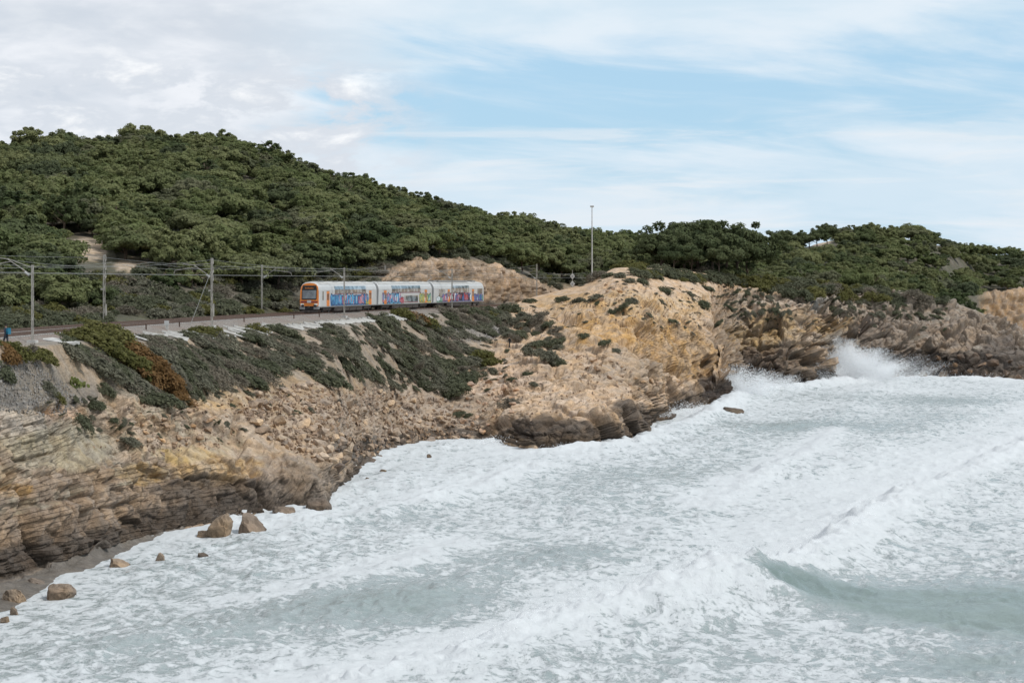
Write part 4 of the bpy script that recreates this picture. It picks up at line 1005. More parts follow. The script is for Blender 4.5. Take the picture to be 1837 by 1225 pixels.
#==PART4
# ================================================================== vegetation
def tufts(centers, radii, per, size, rg, up=.35, squash=.8, lean=.5, cdk=.75):
    """small leaf-tuft triangles over many clumps: returns vertices and triangles"""
    V = []; 
    C = np.repeat(centers, per, 0); RR = np.repeat(radii, per); n = len(C)
    d = rg.normal(size=(n, 3)); d[:, 2] += up; d /= np.linalg.norm(d, axis=1, keepdims=True)
    rad = RR * (0.62 + .62 * rg.random(n))
    p = C + d * rad[:, None] * np.array([1, 1, squash])
    cc = C.mean(0); cd = p - cc; cd /= np.linalg.norm(cd, axis=1, keepdims=True) + 1e-9
    nr = d * lean + cd * cdk + np.array([0, 0, .45]) + rg.normal(size=(n, 3)) * .5; nr /= np.linalg.norm(nr, axis=1, keepdims=True)
    t = np.cross(nr, rg.normal(size=(n, 3))); t /= np.linalg.norm(t, axis=1, keepdims=True) + 1e-9; b = np.cross(nr, t)
    s = size * (.6 + .8 * rg.random(n))[:, None]
    V = np.stack([p - t * s * .55 - b * s * .35, p + t * s * .55 - b * s * .35, p + b * s * .75 + nr * s * .15], 1).reshape(-1, 3)
    return V, np.arange(n * 3).reshape(-1, 3)
def crown_mesh(name, seed, R=2.9, H=3.6, base=1.5, n=44, per=210, size=.25, mat=None, sparse=1.0, crad=.30):
    rg = np.random.default_rng(seed); c = []; r = []
    lobes = rg.normal(size=(5, 3)) * [R * .45, R * .45, H * .05]; ax = rg.uniform(.85, 1.2)
    while len(c) < n:
        d = rg.normal(size=3); d[2] = abs(d[2]) * .9 - .25; d /= np.linalg.norm(d); k = rg.random() ** .45
        q = d * k * [R * ax, R / ax, H * .62] + lobes[rg.integers(5)] * .8; q[2] += base + H * .34
        if q[2] < base * .75: continue
        c.append(q); r.append(rg.uniform(.5, 1.0) * R * crad * sparse)
    V, T = tufts(np.array(c), np.array(r), per, size, rg, up=.4, squash=.72)
    me = tri_mesh(name, V, T); me.materials.append(mat); return me
def trunk_mesh(name, seed, H=3.4, lean=.4):
    rg = random.Random(seed); mb = MB(); a = rg.uniform(0, 6.28); lx, ly = math.cos(a) * lean, math.sin(a) * lean
    mb.tube([(0, 0, -.6), (lx * .2, ly * .2, H * .3), (lx * .7, ly * .7, H * .65), (lx, ly, H)], [.20, .16, .12, .06], 7)
    for k in range(6):
        t = rg.uniform(.35, .8); b = rg.uniform(0, 6.28); L = rg.uniform(1.1, 2.0); p = Vector((lx * t, ly * t, H * t))
        mb.tube([p, p + Vector((math.cos(b) * L * .6, math.sin(b) * L * .6, L * .25)), p + Vector((math.cos(b) * L, math.sin(b) * L, L * .6))], [.07, .05, .02], 5)
    return mb.mesh(name)
PV = [(crown_mesh('pine_crown', 100 + k, R=(2.2, 2.7, 2.0, 3.0, 2.4, 1.8)[k], H=(3.6, 3.2, 4.6, 3.4, 4.0, 3.0)[k], base=(1.3, 1.5, 1.2, 1.6, 1.0, .8)[k], n=(70, 84, 66, 92, 76, 54)[k], per=140, crad=.27, mat=M['pine']), trunk_mesh('pine_trunk', k)) for k in range(6)]
PD = [(crown_mesh('dark_pine_crown', 140 + k, R=3.1, H=4.2, base=2.3, n=84, per=150, crad=.24, mat=M['pine_dark']), trunk_mesh('dark_pine_trunk', 20 + k, 4.6)) for k in range(3)]
PS = [(crown_mesh('sparse_pine_crown', 160, R=1.6, H=4.8, base=1.0, n=60, per=70, mat=M['pine'], sparse=.8), trunk_mesh('sparse_pine_trunk', 40, 5.2, .2))]
for _c, t in PV + PD + PS: t.materials.append(M['bark'])
def shrub_mesh(name, seed, mat, R=1.0, H=.75, n=26, per=70, size=.10, up=.5):
    rg = np.random.default_rng(seed); c = []; r = []
    for k in range(n):
        a = rg.uniform(0, 6.283); q = rg.random() ** .55; c.append((math.cos(a) * q * R * .85, math.sin(a) * q * R * .85, H * (.30 + .45 * (1 - q * q)) * rg.uniform(.6, 1.1))); r.append(rg.uniform(.18, .34) * R)
    V, T = tufts(np.array(c), np.array(r), per, size, rg, up=up, squash=.8, lean=.6, cdk=.2); me = tri_mesh(name, V, T); me.materials.append(mat); return me
SH = {k: [shrub_mesh(f'{k}_shrub', 200 + i * 7 + j, M['sh_' + k], size=.08 if k == 'twig' else .105, per=70) for j in range(4)] for i, k in enumerate(('grey', 'green', 'olive', 'rust', 'twig'))}

pines = []      # (px, Y, z, scale, kind)
def scatter_pines():
    rr = random.Random(11); cell = {}
    def free(x, y, d):
        cx, cy = int(x // 8), int(y // 8)
        for a in (-1, 0, 1):
            for b in (-1, 0, 1):
                for (u, v) in cell.get((cx + a, cy + b), ()):
                    if (u - x) ** 2 + (v - y) ** 2 < d * d: return False
        return True
    for _ in range(26000):
        px = rr.uniform(-70, 1900); Y = math.sqrt(rr.uniform(185 ** 2, 860 ** 2)); x = (px - CX) / FPX * Y
        if px < 1100:
            yt = float(track_Y(min(px, 1060))); lim = yt + (40 if px < 660 else 30) + 14 * vnoise(np.array([px * .02]), np.array([2.0]), np.array([1.0]))[0]
            lim = max(lim, yt + (40 if px < 640 else 26))
        elif px < 1330: lim = 402
        elif px < 1700: lim = 455 + (px - 1330) * .10
        else: lim = 726
        if 1690 < px < 1768: lim = 480
        if Y < lim: continue
        rd = 520 + (px > 900) * 60 + (px > 1350) * 110 + (px > 1740) * 90
        if Y > rd + 70: continue
        z = float(hill_z(px, Y))
        if z < 2.5: continue
        py = HOR - (z + 2 - CAMZ) * FPX / Y
        if any(((px - cx) / (a * 1.1 + 12)) ** 2 + ((HOR - (z + hh - CAMZ) * FPX / Y - cy) / (b * 1.2)) ** 2 < 1 for cx, cy, a, b in BARE for hh in (.5, 2, 3.5, 5)): continue
        d = (3.3 + (Y - 200) / 330 * 1.3) * rr.choice((1.0, 1.2, 1.5))
        if not free(x, Y, d): continue
        cell.setdefault((int(x // 8), int(Y // 8)), []).append((x, Y))
        sc = rr.choice((rr.uniform(.6, .95), rr.uniform(.95, 1.3), rr.uniform(1.15, 1.5))) * (.9 if Y < 270 else 1.0) * (.7 if 1325 < px < 1395 else 1)
        pines.append((px, Y, z - .15, sc, 'v', rr.randrange(6)))
scatter_pines()
# pines one can point at
for px, Y, topy, kd, sx in ((1186, 392, 420, 'd', .95), (1228, 396, 401, 'd', 1.05), (1252, 400, 398, 'd', 1.1), (1278, 398, 402, 'd', 1.05), (1302, 402, 404, 'd', 1.05), (1322, 404, 416, 'd', 1.0), (1342, 410, 428, 'd', .95), (1240, 388, 440, 'd', .8), (1290, 390, 440, 'd', .8), (1208, 384, 440, 'd', .75),
                            (1402, 660, 414, 'd', 1.0), (1466, 672, 411, 'd', 1.1), (1484, 682, 402, 'd', 1.1), (1452, 668, 415, 'd', .9), (487, 512, 240, 's', 1.2), (505, 514, 258, 's', 1.0)):
    z = ground_z(px, Y); H = CAMZ + (HOR - topy) / FPX * Y - z; full = {'d': 6.1, 's': 6.3}[kd]
    if H < 3: z -= 3; H += 3
    pines.append((px, Y, z - .1, H / full, kd, int(px) % (3 if kd == 'd' else 1)))
def select_visible(items, height, width):
    """walk from near to far over picture columns: how much of each thing shows above what stands before it"""
    buf = np.full(2100, 1300.0); vis = []
    for it in sorted(items, key=lambda t: t[1]):
        px, Y, z, sc = it[:4]; w = width * sc * FPX / Y; a, b = int(px - w * .5), int(px + w * .5) + 1
        a_, b_ = max(a + 100, 0), min(b + 100, 2100)
        if b_ <= a_ or px < -30 or px > 1867: vis.append((0, it)); continue
        top = HOR + (CAMZ - z - height * sc) * FPX / Y; bot = HOR + (CAMZ - z - .8) * FPX / Y
        show = np.clip(np.minimum(buf[a_:b_], bot) - top, 0, None).sum() if px > -5 and px < 1842 else 0
        vis.append((show, it)); buf[a_:b_] = np.minimum(buf[a_:b_], top + (height * sc * FPX / Y) * .25)
    return vis
vis = select_visible(pines, 5.3, 4.6)
special = [v for v in vis if v[1][4] != 'v']; common = sorted([v for v in vis if v[1][4] == 'v'], key=lambda v: -v[0])
single = special + common[:300 - len(special)]; mass = [v[1] for v in common[300 - len(special):]]
LAND = [(0, 'above the slim first mast'), (110, 'between the first two masts'), (200, 'above the mast with pulleys'), (300, 'above the white marker post'), (385, 'above the mast with back stay'), (470, 'above the plain landward mast'), (550, 'above the orange train front'), (640, 'above the first carriage'), (735, 'above the second carriage'), (835, 'above the tail of the train'),
        (930, 'behind the rock cutting'), (1040, 'near the tall thin pole'), (1150, 'above the bare headland'), (1260, 'at the headland top'), (1370, 'above the ochre cliff'), (1480, 'above the spray'), (1590, 'above the dark slanting beds'), (1700, 'above the headland tip'), (1800, 'above the far orange cliff')]
def landmark(px): return max((l for l in LAND if l[0] <= max(px, 0)), key=lambda l: l[0])[1]
pine_objs = []
cells = {}
for show, it in single:
    px, Y, z, sc, kd, v = it
    band = 'skyline' if (Y > 470 and px < 900) or Y > 590 else ('upper-slope' if Y > 385 else ('mid-slope' if Y > 290 else 'lower-slope'))
    if 1100 < px < 1360 and Y < 430: band = 'crest'
    look = {'v': ('small ' if sc < .9 else ('large ' if sc > 1.12 else '')) + 'rounded green', 'd': 'dark broad', 's': 'sparse upright'}[kd]
    cells.setdefault((look, band, landmark(px)), []).append(it)
for (look, band, lm), its in cells.items():
    its.sort(key=lambda t: t[0])
    for k, (px, Y, z, sc, kd, v) in enumerate(its):
        root = empty('pine_tree', ((px - CX) / FPX * Y, Y, z), random.uniform(0, 6.28)); root.scale = (sc * random.uniform(.85, 1.2), sc * random.uniform(.85, 1.2), sc * random.uniform(.7, 1.05) if kd == 'v' else sc)
        cm, tm = {'v': PV, 'd': PD, 's': PS}[kd][v]
        c = bpy.data.objects.new('crown', cm); COL.objects.link(c); c.parent = root
        t = bpy.data.objects.new('trunk', tm); COL.objects.link(t); t.parent = root
        lab = f'{look} {band} pine {lm}' + (f', {ordinal(k + 1)} from the left' if len(its) > 1 else '')
        tag(root, lab, 'pine tree', 'pines of the coastal hill'); pine_objs.append((c, kd, v))
def instances(name, label, pts, sources):
    """one object of many copies: geometry nodes set the source meshes on points; pts rows x,y,z,rx,ry,rz,sx,sy,sz,index"""
    A = np.array(pts, float); me = bpy.data.meshes.new(name); me.vertices.add(len(A)); me.vertices.foreach_set('co', A[:, :3].astype(np.float32).ravel()); me.update()
    for nm, sl_ in (('rot', slice(3, 6)), ('scl', slice(6, 9))):
        a = me.attributes.new(nm, 'FLOAT_VECTOR', 'POINT'); a.data.foreach_set('vector', A[:, sl_].astype(np.float32).ravel())
    a = me.attributes.new('vi', 'INT', 'POINT'); a.data.foreach_set('value', A[:, 9].astype(np.int32))
    o = link(name, me); o['kind'] = 'stuff'; o['label'] = label
    ng = bpy.data.node_groups.new(name, 'GeometryNodeTree'); ng.interface.new_socket('Geometry', in_out='INPUT', socket_type='NodeSocketGeometry'); ng.interface.new_socket('Geometry', in_out='OUTPUT', socket_type='NodeSocketGeometry')
    gi, go = ng.nodes.new('NodeGroupInput'), ng.nodes.new('NodeGroupOutput'); iop = ng.nodes.new('GeometryNodeInstanceOnPoints'); iop.inputs['Pick Instance'].default_value = True
    mp = ng.nodes.new('GeometryNodeMeshToPoints'); ng.links.new(gi.outputs[0], mp.inputs[0]); ng.links.new(mp.outputs[0], iop.inputs['Points'])
    jn = ng.nodes.new('GeometryNodeJoinGeometry')
    for src in reversed(sources):
        oi = ng.nodes.new('GeometryNodeObjectInfo'); oi.inputs[0].default_value = src; oi.transform_space = 'ORIGINAL'; oi.inputs['As Instance'].default_value = True; ng.links.new(oi.outputs['Geometry'], jn.inputs[0])
    ng.links.new(jn.outputs[0], iop.inputs['Instance'])
    for nm, typ, sock in (('rot', 'FLOAT_VECTOR', 'Rotation'), ('scl', 'FLOAT_VECTOR', 'Scale'), ('vi', 'INT', 'Instance Index')):
        na = ng.nodes.new('GeometryNodeInputNamedAttribute'); na.data_type = typ; na.inputs[0].default_value = nm
        ng.links.new(na.outputs[0], iop.inputs[sock])
    ng.links.new(iop.outputs[0], go.inputs[0])
    md = o.modifiers.new('copies', 'NODES'); md.node_group = ng
    return o
src = {}
for c, kd, v in pine_objs:
    if kd == 'v' and v not in src: src[v] = c
keys = sorted(src); rr = random.Random(3)
instances('pine_wood', 'dense green pine wood covering the hill behind the nearer trees', [((px - CX) / FPX * Y, Y, z, 0, 0, rr.uniform(0, 6.28), sc * rr.uniform(.85, 1.2), sc * rr.uniform(.85, 1.2), sc * rr.uniform(.7, 1.05), rr.randrange(len(keys))) for px, Y, z, sc, kd, v in mass], [src[k] for k in keys])

# ------------------------------------------------------------------ shrubs
shrubs = []     # position, normal, size, kind, stretch, label zone
def inside(px, py, poly):
    c = False; j = len(poly) - 1
    for i in range(len(poly)):
        xi, yi = poly[i]; xj, yj = poly[j]
        if (yi > py) != (yj > py) and px < (xj - xi) * (py - yi) / (yj - yi) + xi: c = not c
        j = i
    return c
def sow(poly, n, kinds, smin, smax, zone, gap, stretch=1.4, seed=1, surf='coast', dens=None):
    rr = random.Random(seed); xs = [p[0] for p in poly]; ys = [p[1] for p in poly]; done = []
    for _ in range(n * 14):
        if len(done) >= n: break
        px, py = rr.uniform(min(xs), max(xs)), rr.uniform(min(ys), max(ys))
        if not inside(px, py, poly) or any((px - a) ** 2 + ((py - b) * 1.6) ** 2 < gap * gap for a, b in done): continue
        if dens and rr.random() > dens(px, py): continue
        done.append((px, py)); p, nn = on_coast(px, py)
        shrubs.append((p, nn, rr.uniform(smin, smax), rr.choice(kinds), stretch, zone, px, py))
def one(px, py, size, kind, zone, stretch=1.1):
    p, nn = on_coast(px, py); shrubs.append((p, nn, size, kind, stretch, zone, px, py))
for px, py, sz, kd in ((150, 606, 1.3, 'olive'), (170, 600, 1.5, 'olive'), (195, 604, 1.6, 'olive'), (178, 618, 1.5, 'olive'), (215, 618, 1.5, 'olive'), (205, 634, 1.4, 'olive'), (232, 632, 1.4, 'rust'), (228, 648, 1.3, 'olive'), (252, 646, 1.4, 'rust'), (250, 662, 1.2, 'olive'), (268, 660, 1.3, 'rust'), (244, 655, 1.2, 'rust'), (262, 674, 1.1, 'rust'), (290, 668, 1.1, 'rust'), (306, 706, 1.0, 'rust'), (283, 672, 1.3, 'rust'), (272, 680, 1.1, 'rust'), (298, 684, 1.2, 'rust'), (312, 697, 1.1, 'rust'), (322, 710, .9, 'rust')):
    one(px, py, sz * 1.3, kd, 'within the long rusty bush', 1.45)
for px, py, sz, kd, z in ((365, 597, 1.5, 'olive', 'at the bench edge below the pulley mast'), (385, 602, 1.5, 'olive', 'at the bench edge below the pulley mast'), (345, 604, 1.1, 'green', 'at the bench edge below the pulley mast'), (460, 590, 1.4, 'olive', 'at the bench edge ahead of the train'), (448, 596, 1.0, 'green', 'at the bench edge ahead of the train'),
                          (725, 568, 2.0, 'olive', 'below the second carriage'), (748, 570, 2.3, 'rust', 'below the second carriage'), (768, 582, 2.0, 'olive', 'below the second carriage'), (700, 578, 1.8, 'green', 'below the second carriage'), (30, 632, 1.4, 'olive', 'beside the walker'), (60, 636, 1.3, 'olive', 'beside the walker'), (85, 640, 1.1, 'olive', 'beside the walker'), (15, 642, 1.2, 'rust', 'beside the walker'), (45, 645, 1.2, 'twig', 'beside the walker'),
                          (4, 668, 1.2, 'green', 'on the grey scree'), (815, 690, 2.2, 'green', 'at the foot of the slope'), (822, 705, 2.0, 'green', 'at the foot of the slope'), (800, 672, 2.0, 'green', 'at the foot of the slope'), (860, 640, 2.2, 'olive', 'at the foot of the slope'), (880, 650, 1.7, 'olive', 'at the foot of the slope'), (842, 650, 2.2, 'grey', 'at the foot of the slope'),
                          (155, 762, 1.0, 'green', 'on the near cliff'), (175, 728, .9, 'green', 'on the near cliff'), (105, 712, .8, 'olive', 'on the near cliff'), (235, 792, .9, 'grey', 'on the near cliff'), (265, 715, .8, 'green', 'on the near cliff'), (190, 700, .9, 'green', 'on the near cliff'), (210, 755, .5, 'green', 'on the near cliff'), (85, 695, .8, 'grey', 'on the near cliff')):
    one(px, py, sz, kd, z)
for px, py, sz, kd in ((1071, 497, 2.2, 'twig'), (1090, 494, 1.4, 'green'), (1114, 495, 1.3, 'grey'), (1131, 503, 1.1, 'grey'), (1157, 509, 1.3, 'green'), (1194, 521, 1.5, 'green'), (1119, 551, 1.2, 'green'), (1177, 548, 1.2, 'green'), (1261, 548, 1.9, 'green'), (1208, 575, 1.0, 'green'), (1294, 582, 1.1, 'green'), (1133, 541, 1.3, 'grey'), (1064, 536, 1.4, 'grey'), (1037, 539, 1.4, 'grey'), (1006, 538, 1.4, 'green'), (951, 539, 1.3, 'green'),
                       (1270, 517, 1.4, 'green'), (1225, 500, 1.2, 'olive'), (1180, 497, 1.4, 'green'), (1160, 492, 1.4, 'olive'), (1205, 494, 1.5, 'green'), (1240, 528, .9, 'grey'), (1165, 565, .8, 'grey'), (1320, 560, .9, 'grey'), (1098, 560, .8, 'green')):
    one(px, py, sz, kd, 'on the bare ochre headland')
for px, py, sz, kd in ((913, 555, 2.2, 'green'), (965, 574, 1.8, 'twig'), (989, 645, 1.7, 'grey'), (951, 634, 1.3, 'grey'), (968, 632, 1.1, 'grey'), (1002, 625, 1.1, 'grey'), (913, 726, 1.7, 'twig'), (946, 668, .8, 'green'), (920, 679, .9, 'green'), (848, 683, 1.3, 'green'), (827, 742, 1.0, 'green'), (1085, 615, 1.1, 'green'), (1047, 601, 1.0, 'green'), (1109, 628, .9, 'grey'), (958, 689, .7, 'grey'), (886, 666, .9, 'grey'), (840, 745, .7, 'green'), (1000, 650, 1.2, 'green')):
    one(px, py, sz, kd, 'on the sandy rocky nose')
MAIN = [(120, 628), (240, 606), (330, 612), (345, 606), (450, 600), (560, 594), (690, 576), (800, 562), (872, 562), (890, 600), (850, 668), (815, 712), (770, 700), (700, 690), (650, 672), (590, 690), (530, 660), (470, 680), (420, 700), (360, 690), (330, 735), (300, 722), (220, 690), (150, 648)]
def band(px, py):                                                     # shrubs run in strips down the slope
    if abs((py - 600) - (px - 160) * .66) < 24 and px < 335: return 0
    v = math.sin((px - (py - 600) * .9) * .075 + 1.3 * math.sin(px * .013)) ; return .95 if v > -.05 else .15
sow(MAIN, 185, ['grey', 'grey', 'green', 'green', 'twig', 'twig', 'grey', 'grey', 'green'], .85, 1.55, 'on the railway embankment', 12, 1.8, 2, dens=band)
sow([(872, 556), (960, 568), (1010, 600), (985, 622), (930, 615), (890, 600)], 26, ['grey', 'twig', 'green', 'grey'], .9, 1.6, 'beside the grey stony patch', 12, 1.3, 3)
sow([(780, 560), (865, 552), (905, 566), (880, 580), (800, 575)], 14, ['green', 'twig', 'olive'], 1.2, 1.9, 'in the thicket below the third carriage', 12, 1.4, 4)
sow([(1290, 530), (1330, 508), (1440, 545), (1420, 560), (1310, 575)], 30, ['grey', 'green', 'grey', 'twig'], .5, 1.0, 'on the pale rubble below the headland bushes', 10, 1.2, 5)
sow([(1480, 536), (1700, 552), (1690, 572), (1490, 562)], 34, ['grey', 'green', 'twig'], .6, 1.25, 'on the rocky crest above the spray', 11, 1.3, 6)
sow([(1318, 478), (1400, 488), (1475, 512), (1470, 532), (1400, 532), (1350, 512)], 26, ['green', 'green', 'olive'], 2.2, 3.6, 'in the low green thicket on the headland', 17, 1.1, 7)
sow([(1148, 484), (1340, 494), (1340, 508), (1240, 500), (1150, 493)], 30, ['green', 'green', 'olive'], 1.4, 2.5, 'along the crest under the dark pines', 11, 1.2, 12)
sow([(1470, 512), (1560, 520), (1700, 538), (1690, 546), (1560, 536), (1480, 528)], 30, ['olive', 'twig', 'green', 'green'], 1.8, 3.0, 'in the scrub band above the far cliff', 15, 1.1, 8)
# scrub between line and wood, on the hill side
def sow_hill():
    rr = random.Random(9); k = 0
    while k < 360:
        px = rr.uniform(-20, 690); yt = float(track_Y(px)); Y = yt + rr.uniform(14 if px > 200 else 16, 62) * (1.15 if px < 300 else 1); z = float(hill_z(px, Y))
        kd = rr.choice(['grey', 'grey', 'twig', 'green', 'green', 'olive'] if px > 240 else ['green', 'olive', 'green', 'twig'])
        shrubs.append((Vector(((px - CX) / FPX * Y, Y, z)), Vector((0, 0, 1)), rr.uniform(1.1, 2.3) * (.62 if Y < yt + 24 else 1), kd, 1.1, 'behind the tracks', px, HOR + (CAMZ - z) * FPX / Y)); k += 1
    for _ in range(70):
        px = rr.uniform(690, 1100); Y = float(track_Y(min(px, 1050))) + rr.uniform(18, 45); z = float(hill_z(px, Y))
        shrubs.append((Vector(((px - CX) / FPX * Y, Y, z)), Vector((0, 0, 1)), rr.uniform(1.2, 2.4), rr.choice(['grey', 'green', 'green', 'olive']), 1.1, 'above the rock cutting', px, HOR + (CAMZ - z) * FPX / Y))
    for _ in range(150):
        px = rr.uniform(1100, 1720); Y = np.interp(px, [1100, 1250, 1330, 1500, 1720], [366, 386, 404, 432, 458]) + rr.uniform(0, 30); z = ground_z(px, Y)
        shrubs.append((Vector(((px - CX) / FPX * Y, Y, z)), Vector((0, 0, 1)), rr.uniform(1.6, 3.0), rr.choice(['green', 'green', 'olive', 'twig']), 1.1, 'along the headland top', px, HOR + (CAMZ - z) * FPX / Y))
sow_hill()
def orient(nn, rz, stretch, size, flat=1.0):
    """x axis down the slope"""
    n_ = (nn * .55 + Vector((0, 0, 1)) * .45).normalized(); dn = Vector((nn.x, nn.y, 0))
    if dn.length < .15: dn = Vector((math.cos(rz), math.sin(rz), 0))
    xx = (dn - n_ * dn.dot(n_)).normalized(); yy = n_.cross(xx)
    m = Matrix((xx, yy, n_)).transposed()
    return m.to_euler(), (size * stretch, size, size * flat)
LOOK = {'grey': 'grey green', 'green': 'dark green', 'olive': 'olive green', 'rust': 'rusty brown', 'twig': 'dry purplish grey'}
order = sorted(range(len(shrubs)), key=lambda k: -(shrubs[k][2] / shrubs[k][0].y) * (0.3 if shrubs[k][5] in ('along the headland top', 'above the rock cutting') else (.62 if shrubs[k][5] == 'behind the tracks' else 1)) if -20 < shrubs[k][6] < 1850 else 0)
single_s = set(order[:300]); zc = {}
shsrc = {}; rest = []
for k in sorted(range(len(shrubs)), key=lambda k: shrubs[k][6]):
    p, nn, size, kd, stretch, zone, px, py = shrubs[k]; rz = random.uniform(0, 6.28); flip = random.choice((-1, 1)); v = random.randrange(4)
    e, scl = orient(nn, rz, stretch, size, random.uniform(.8, 1.15))
    if k in single_s:
        o = bpy.data.objects.new('shrub', SH[kd][v]); COL.objects.link(o); o.location = p - nn * size * .12; o.rotation_euler = e; o.scale = (scl[0], scl[1] * flip, scl[2])
        zc.setdefault((kd, zone), []).append((px, o)); shsrc.setdefault((kd, v), o)
    else: rest.append((p - nn * size * .12, e, scl, kd, v))
for (kd, zone), its in zc.items():
    its.sort(key=lambda t: t[0])
    for k, (px, o) in enumerate(its):
        tag(o, f'{LOOK[kd]} shrub {zone}' + (f', {ordinal(k + 1)} from the left' if len(its) > 1 else ''), 'shrub', 'scrub of the railway slope and headlands')
# low ground scrub, nobody could count it
keys = sorted(shsrc); kidx = {k: i for i, k in enumerate(keys)}; pts = []
for p, e, s_, kd, v in rest:
    if (kd, v) not in kidx: v = 0
    if (kd, v) in kidx: pts.append((*p, *e, *s_, kidx[(kd, v)]))
rr = random.Random(77)
def low_scrub(poly, n, smin, smax, kinds):
    xs = [p[0] for p in poly]; ys = [p[1] for p in poly]; k = 0; tries = 0
    while k < n and tries < n * 8:
        tries += 1; px, py = rr.uniform(min(xs), max(xs)), rr.uniform(min(ys), max(ys))
        if not inside(px, py, poly): continue
        if abs((py - 600) - (px - 160) * .66) < 16 and px < 335: continue
        p, nn = on_coast(px, py, 3.0); e, s_ = orient(nn, rr.uniform(0, 6.28), rr.uniform(1, 1.9), rr.uniform(smin, smax), .8); kd = (rr.choice(kinds), rr.randrange(3))
        if kd in kidx: pts.append((*p, *e, *s_, kidx[kd])); k += 1
low_scrub(MAIN, 480, .28, .75, ['grey', 'green', 'twig', 'grey'])
low_scrub([(940, 545), (1100, 490), (1290, 500), (1330, 560), (1240, 600), (1100, 560), (1000, 600)], 110, .2, .5, ['grey', 'green', 'twig'])
low_scrub([(300, 690), (600, 690), (560, 740), (420, 790), (150, 780), (60, 720)], 60, .18, .42, ['grey', 'green'])
low_scrub([(1300, 520), (1700, 550), (1700, 590), (1320, 590)], 120, .25, .6, ['grey', 'green', 'twig'])
low_scrub([(880, 560), (1010, 590), (1000, 650), (880, 700), (830, 700), (850, 650)], 60, .2, .5, ['grey', 'green', 'twig'])
instances('low_scrub', 'low dry scrub and tussocks between the larger shrubs', pts, [shsrc[k] for k in keys])
def prickly_pear():
    p, nn = on_coast(135, 692); root = empty('prickly_pear', tuple(p)); tag(root, 'yellow green prickly pear cactus above the grey scree', 'cactus'); m1 = plain('cactus_skin', (.135, .155, .045), .6, var=.4)
    rr = random.Random(2)
    for k in range(40):
        x, y = rr.gauss(0, .55), rr.gauss(0, .25); z = rr.uniform(-.15, .65) * max(0, 1 - abs(x) / 1.4); a = rr.uniform(-.7, .7)
        pts = [(.12 * math.cos(t), 0, .18 + .18 * math.sin(t)) for t in np.linspace(0, 2 * math.pi, 10)[:-1]]
        o = MB().prism(pts, (0, .05, 0)).build('pad', m1, root); o.location = (x, y, z); o.rotation_euler = (rr.uniform(-.4, .4), a, rr.uniform(-.8, .8))
prickly_pear()
#==PART5
# ================================================================== stones
def hull_mesh(name, seed, n=15, flat=.7, mat=None):
    rg = np.random.default_rng(seed); bm = bmesh.new()
    for _ in range(n):
        d = rg.normal(size=3); d /= np.linalg.norm(d); d *= rg.uniform(.75, 1.1); bm.verts.new((d[0] * .6, d[1] * .5, d[2] * .5 * flat))
    r = bmesh.ops.convex_hull(bm, input=bm.verts); 
    loose = [v for v in bm.verts if not v.link_faces]
    bmesh.ops.delete(bm, geom=loose, context='VERTS')
    me = bpy.data.meshes.new(name); bm.to_mesh(me); bm.free(); me.materials.append(mat); return me
HM = [hull_mesh('boulder', 300 + k, 12 + k % 6, .6 + .08 * (k % 5), M['boulder']) for k in range(12)]
def big_rock(name, seed, mat):
    bm = bmesh.new(); bmesh.ops.create_icosphere(bm, subdivisions=4, radius=.5); bm.verts.ensure_lookup_table()
    P = np.array([v.co[:] for v in bm.verts]) * 2; x, y, z = P.T; f1, f2, cid = worley(x * 1.1 + seed * 3.1, y * 1.1, z * 1.3)
    rg = np.random.default_rng(seed * 13)
    for _ in range(20):
        d = rg.normal(size=3); d /= np.linalg.norm(d); c = rg.uniform(.5, .85); t = P @ d - c; P = P - np.outer(np.maximum(t, 0), d)
    x, y, z = P.T
    k = 1.0 + .10 * fbm(x * 1.3, y * 1.3, z * 1.3, 3, seed=seed) + .14 * (cid - .5) - .10 * (1 - sstep(f2 - f1, 0, .12)) + .10 * fbm(x * 4, y * 4, z * 6, 3, seed=seed + 1); P = P * k[:, None] * .5
    for v, c in zip(bm.verts, P): v.co = c
    me = bpy.data.meshes.new(name); bm.to_mesh(me); bm.free(); me.materials.append(mat); return me
BR = [big_rock('rock', 3 + k, M['boulder']) for k in range(6)]
stones = []
def sow_stones(poly, n, smin, smax, zone, tint, gap=7, seed=1):
    rr = random.Random(seed); xs = [p[0] for p in poly]; ys = [p[1] for p in poly]; done = []
    for _ in range(n * 20):
        if len(done) >= n: break
        px, py = rr.uniform(min(xs), max(xs)), rr.uniform(min(ys), max(ys))
        if not inside(px, py, poly) or any((px - a) ** 2 + ((py - b) * 1.3) ** 2 < gap * gap for a, b in done): continue
        done.append((px, py)); p, nn = on_coast(px, py); stones.append((p, nn, smin + (smax - smin) * rr.random() ** 2.2, zone, tint, px, py))
RUB = [(470, 700), (560, 684), (640, 690), (720, 706), (800, 716), (860, 764), (840, 784), (720, 796), (640, 826), (560, 826), (490, 790), (430, 740)]
sow_stones(RUB, 195, .55, 1.6, 'on the scree below the embankment', (1, 1, 1), 10, 1)
sow_stones([(600, 800), (700, 785), (760, 790), (700, 815), (650, 840), (612, 850)], 26, .7, 1.9, 'at the wet foot of the scree', (.42, .42, .44), 11, 2)
sow_stones([(820, 690), (900, 660), (940, 700), (900, 770), (850, 780), (810, 740)], 30, .5, 1.3, 'on the sand at the corner of the cove', (1.15, 1.0, .92), 12, 3)
sow_stones([(290, 720), (480, 690), (440, 760), (330, 800), (200, 790)], 34, .4, 1.0, 'on the ochre bank above the near cliff', (1.05, .95, .85), 13, 4)
sow_stones([(1030, 620), (1100, 640), (1190, 690), (1150, 710), (1050, 670)], 24, .5, 1.3, 'on the rubble ridge of the nose', (1.0, .92, .85), 12, 5)
